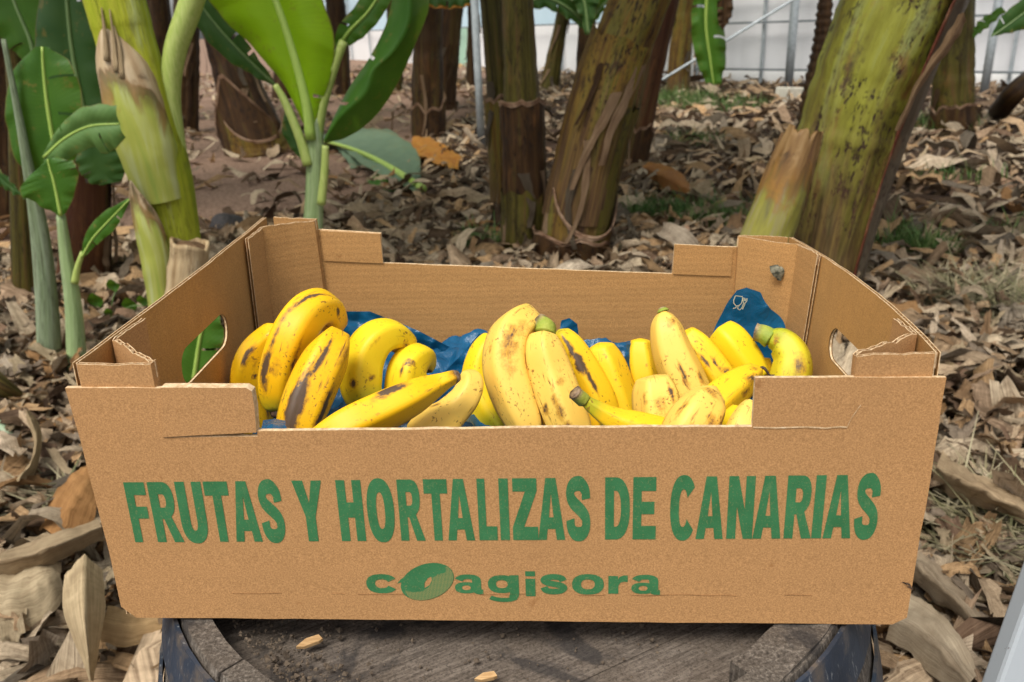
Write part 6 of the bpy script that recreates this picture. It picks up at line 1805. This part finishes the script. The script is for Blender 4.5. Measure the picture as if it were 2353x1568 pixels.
banana([(1524, 714, 22, .25), (1530, 750, 66, .245), (1546, 810, 86, .235), (1572, 870, 92, .225), (1600, 930, 84, .215), (1620, 980, 50, .21)], .23, 'pale', .50, 'tallest banana in the right half with a green nib on top', marks=[(.55, 2, .13, 7, .85), (.10, 25, .05, 24, .56), (.62, 46, .07, 9, .8)], stem=([(1524, 716, .252), (1521, 707, .254)], .006, .003))
banana([(1570, 762, 42, .275), (1598, 792, 66, .27), (1636, 842, 74, .26), (1668, 890, 70, .25), (1690, 930, 50, .24)], .26, 'mid', .45, 'yellow banana with thin brown scratches right of the tallest one', marks=[(.40, -6, .12, 7, .85), (.5, 20, .12, 7, .8), (.64, 34, .06, 14, .75)])
banana([(1650, 757, 56, .30), (1676, 785, 80, .29), (1712, 835, 80, .28), (1742, 880, 60, .27)], .29, 'lemon', .05, 'smooth clean yellow banana in front of the blue film on the right', green=(0, .10))
banana([(1764, 775, 36, .27), (1796, 786, 66, .265), (1820, 822, 80, .255), (1816, 872, 88, .245), (1798, 935, 76, .235)], .255, 'green', .45, 'hooked banana with a thick green stem at the far right', marks=[(.52, 25, .15, 26, .56), (.70, 34, .08, 13, 1.0), (.1, 0, .04, 30, .6)], stem=([(1772, 778, .268), (1756, 768, .272), (1737, 763, .276)], .0105, .0085), green=(.25, 0))
banana([(1750, 822, 36, .29), (1752, 850, 44, .285), (1756, 900, 40, .28)], .285, 'mid', .15, 'small bit of banana showing left of the hooked one')
banana([(1748, 852, 20, .20), (1722, 865, 54, .19), (1672, 905, 84, .17), (1620, 955, 92, .15), (1560, 1010, 70, .13)], .17, 'mid', .55, 'banana pointing up right with a withered tip, in the right half', marks=[(.24, 10, .07, 20, .62), (.36, 35, .06, 14, .62), (.12, -20, .04, 20, .5)], ridge=.05)
V, F, U, T_ = tube(crom([at(1744, 850, .2), at(1756, 846, .197), at(1768, 862, .195), at(1780, 862, .195)], 12), np.linspace(.0022, .0005, 12), 6)
o = bpy.data.objects['banana.018'] if 'banana.018' in bpy.data.objects else None
if o is not None:
    mesh('tip', V, F, M_btip, o, U)
banana([(1502, 862, 66, .15), (1508, 900, 98, .145), (1518, 960, 106, .135), (1526, 1030, 90, .125)], .14, 'pale', .75, 'blunt pale banana with rusty scrapes standing at the front, right of the middle', ridge=.05, phase=.5, marks=[(.40, 4, .12, 16, .52), (.62, 24, .09, 18, .68), (.28, 38, .16, 6, .9), (.7, -46, .18, 9, 1.0), (.3, -30, .12, 8, .6)])
banana([(1652, 912, 44, .105), (1630, 925, 90, .10), (1604, 960, 112, .09), (1575, 1010, 110, .08), (1560, 1060, 70, .07)], .09, 'pale', .60, 'round ended pale banana lying nearest the front, right of the middle', marks=[(.45, 30, .09, 14, .72), (.16, -15, .06, 26, .6), (.46, -45, .16, 8, .66), (.6, 5, .07, 10, .6)])
banana([(1338, 915, 22, .11), (1362, 935, 34, .11), (1405, 962, 52, .11), (1460, 985, 74, .11), (1540, 1010, 84, .11)], .11, 'mid', .45, 'low banana at the front whose bright green stem end points left', green=(.26, 0), marks=[(.66, 5, .16, 26, .50), (.66, 0, .05, 10, .75)], stem=([(1342, 920, .11), (1330, 910, .108), (1321, 902, .107)], .0062, .0058))
banana([(1736, 925, 40, .075), (1722, 950, 60, .07), (1705, 990, 70, .06), (1690, 1040, 60, .05)], .07, 'pale', .60, 'speckled banana end half hidden behind the right front tab')
banana([(1706, 940, 40, .13), (1690, 965, 56, .125), (1668, 1010, 60, .12)], .125, 'lemon', .10, 'clean yellow banana end tucked between the right front ones')
banana([(1300, 905, 40, .22), (1335, 960, 66, .205), (1352, 1010, 60, .19)], .2, 'deep', .3, 'dark yellow banana low down between the leaning ones', marks=())
banana([(1225, 960, 40, .24), (1238, 990, 50, .23), (1250, 1040, 40, .22)], .23, 'deep', .3, 'banana barely showing between the two pale speckled ones at the rim')
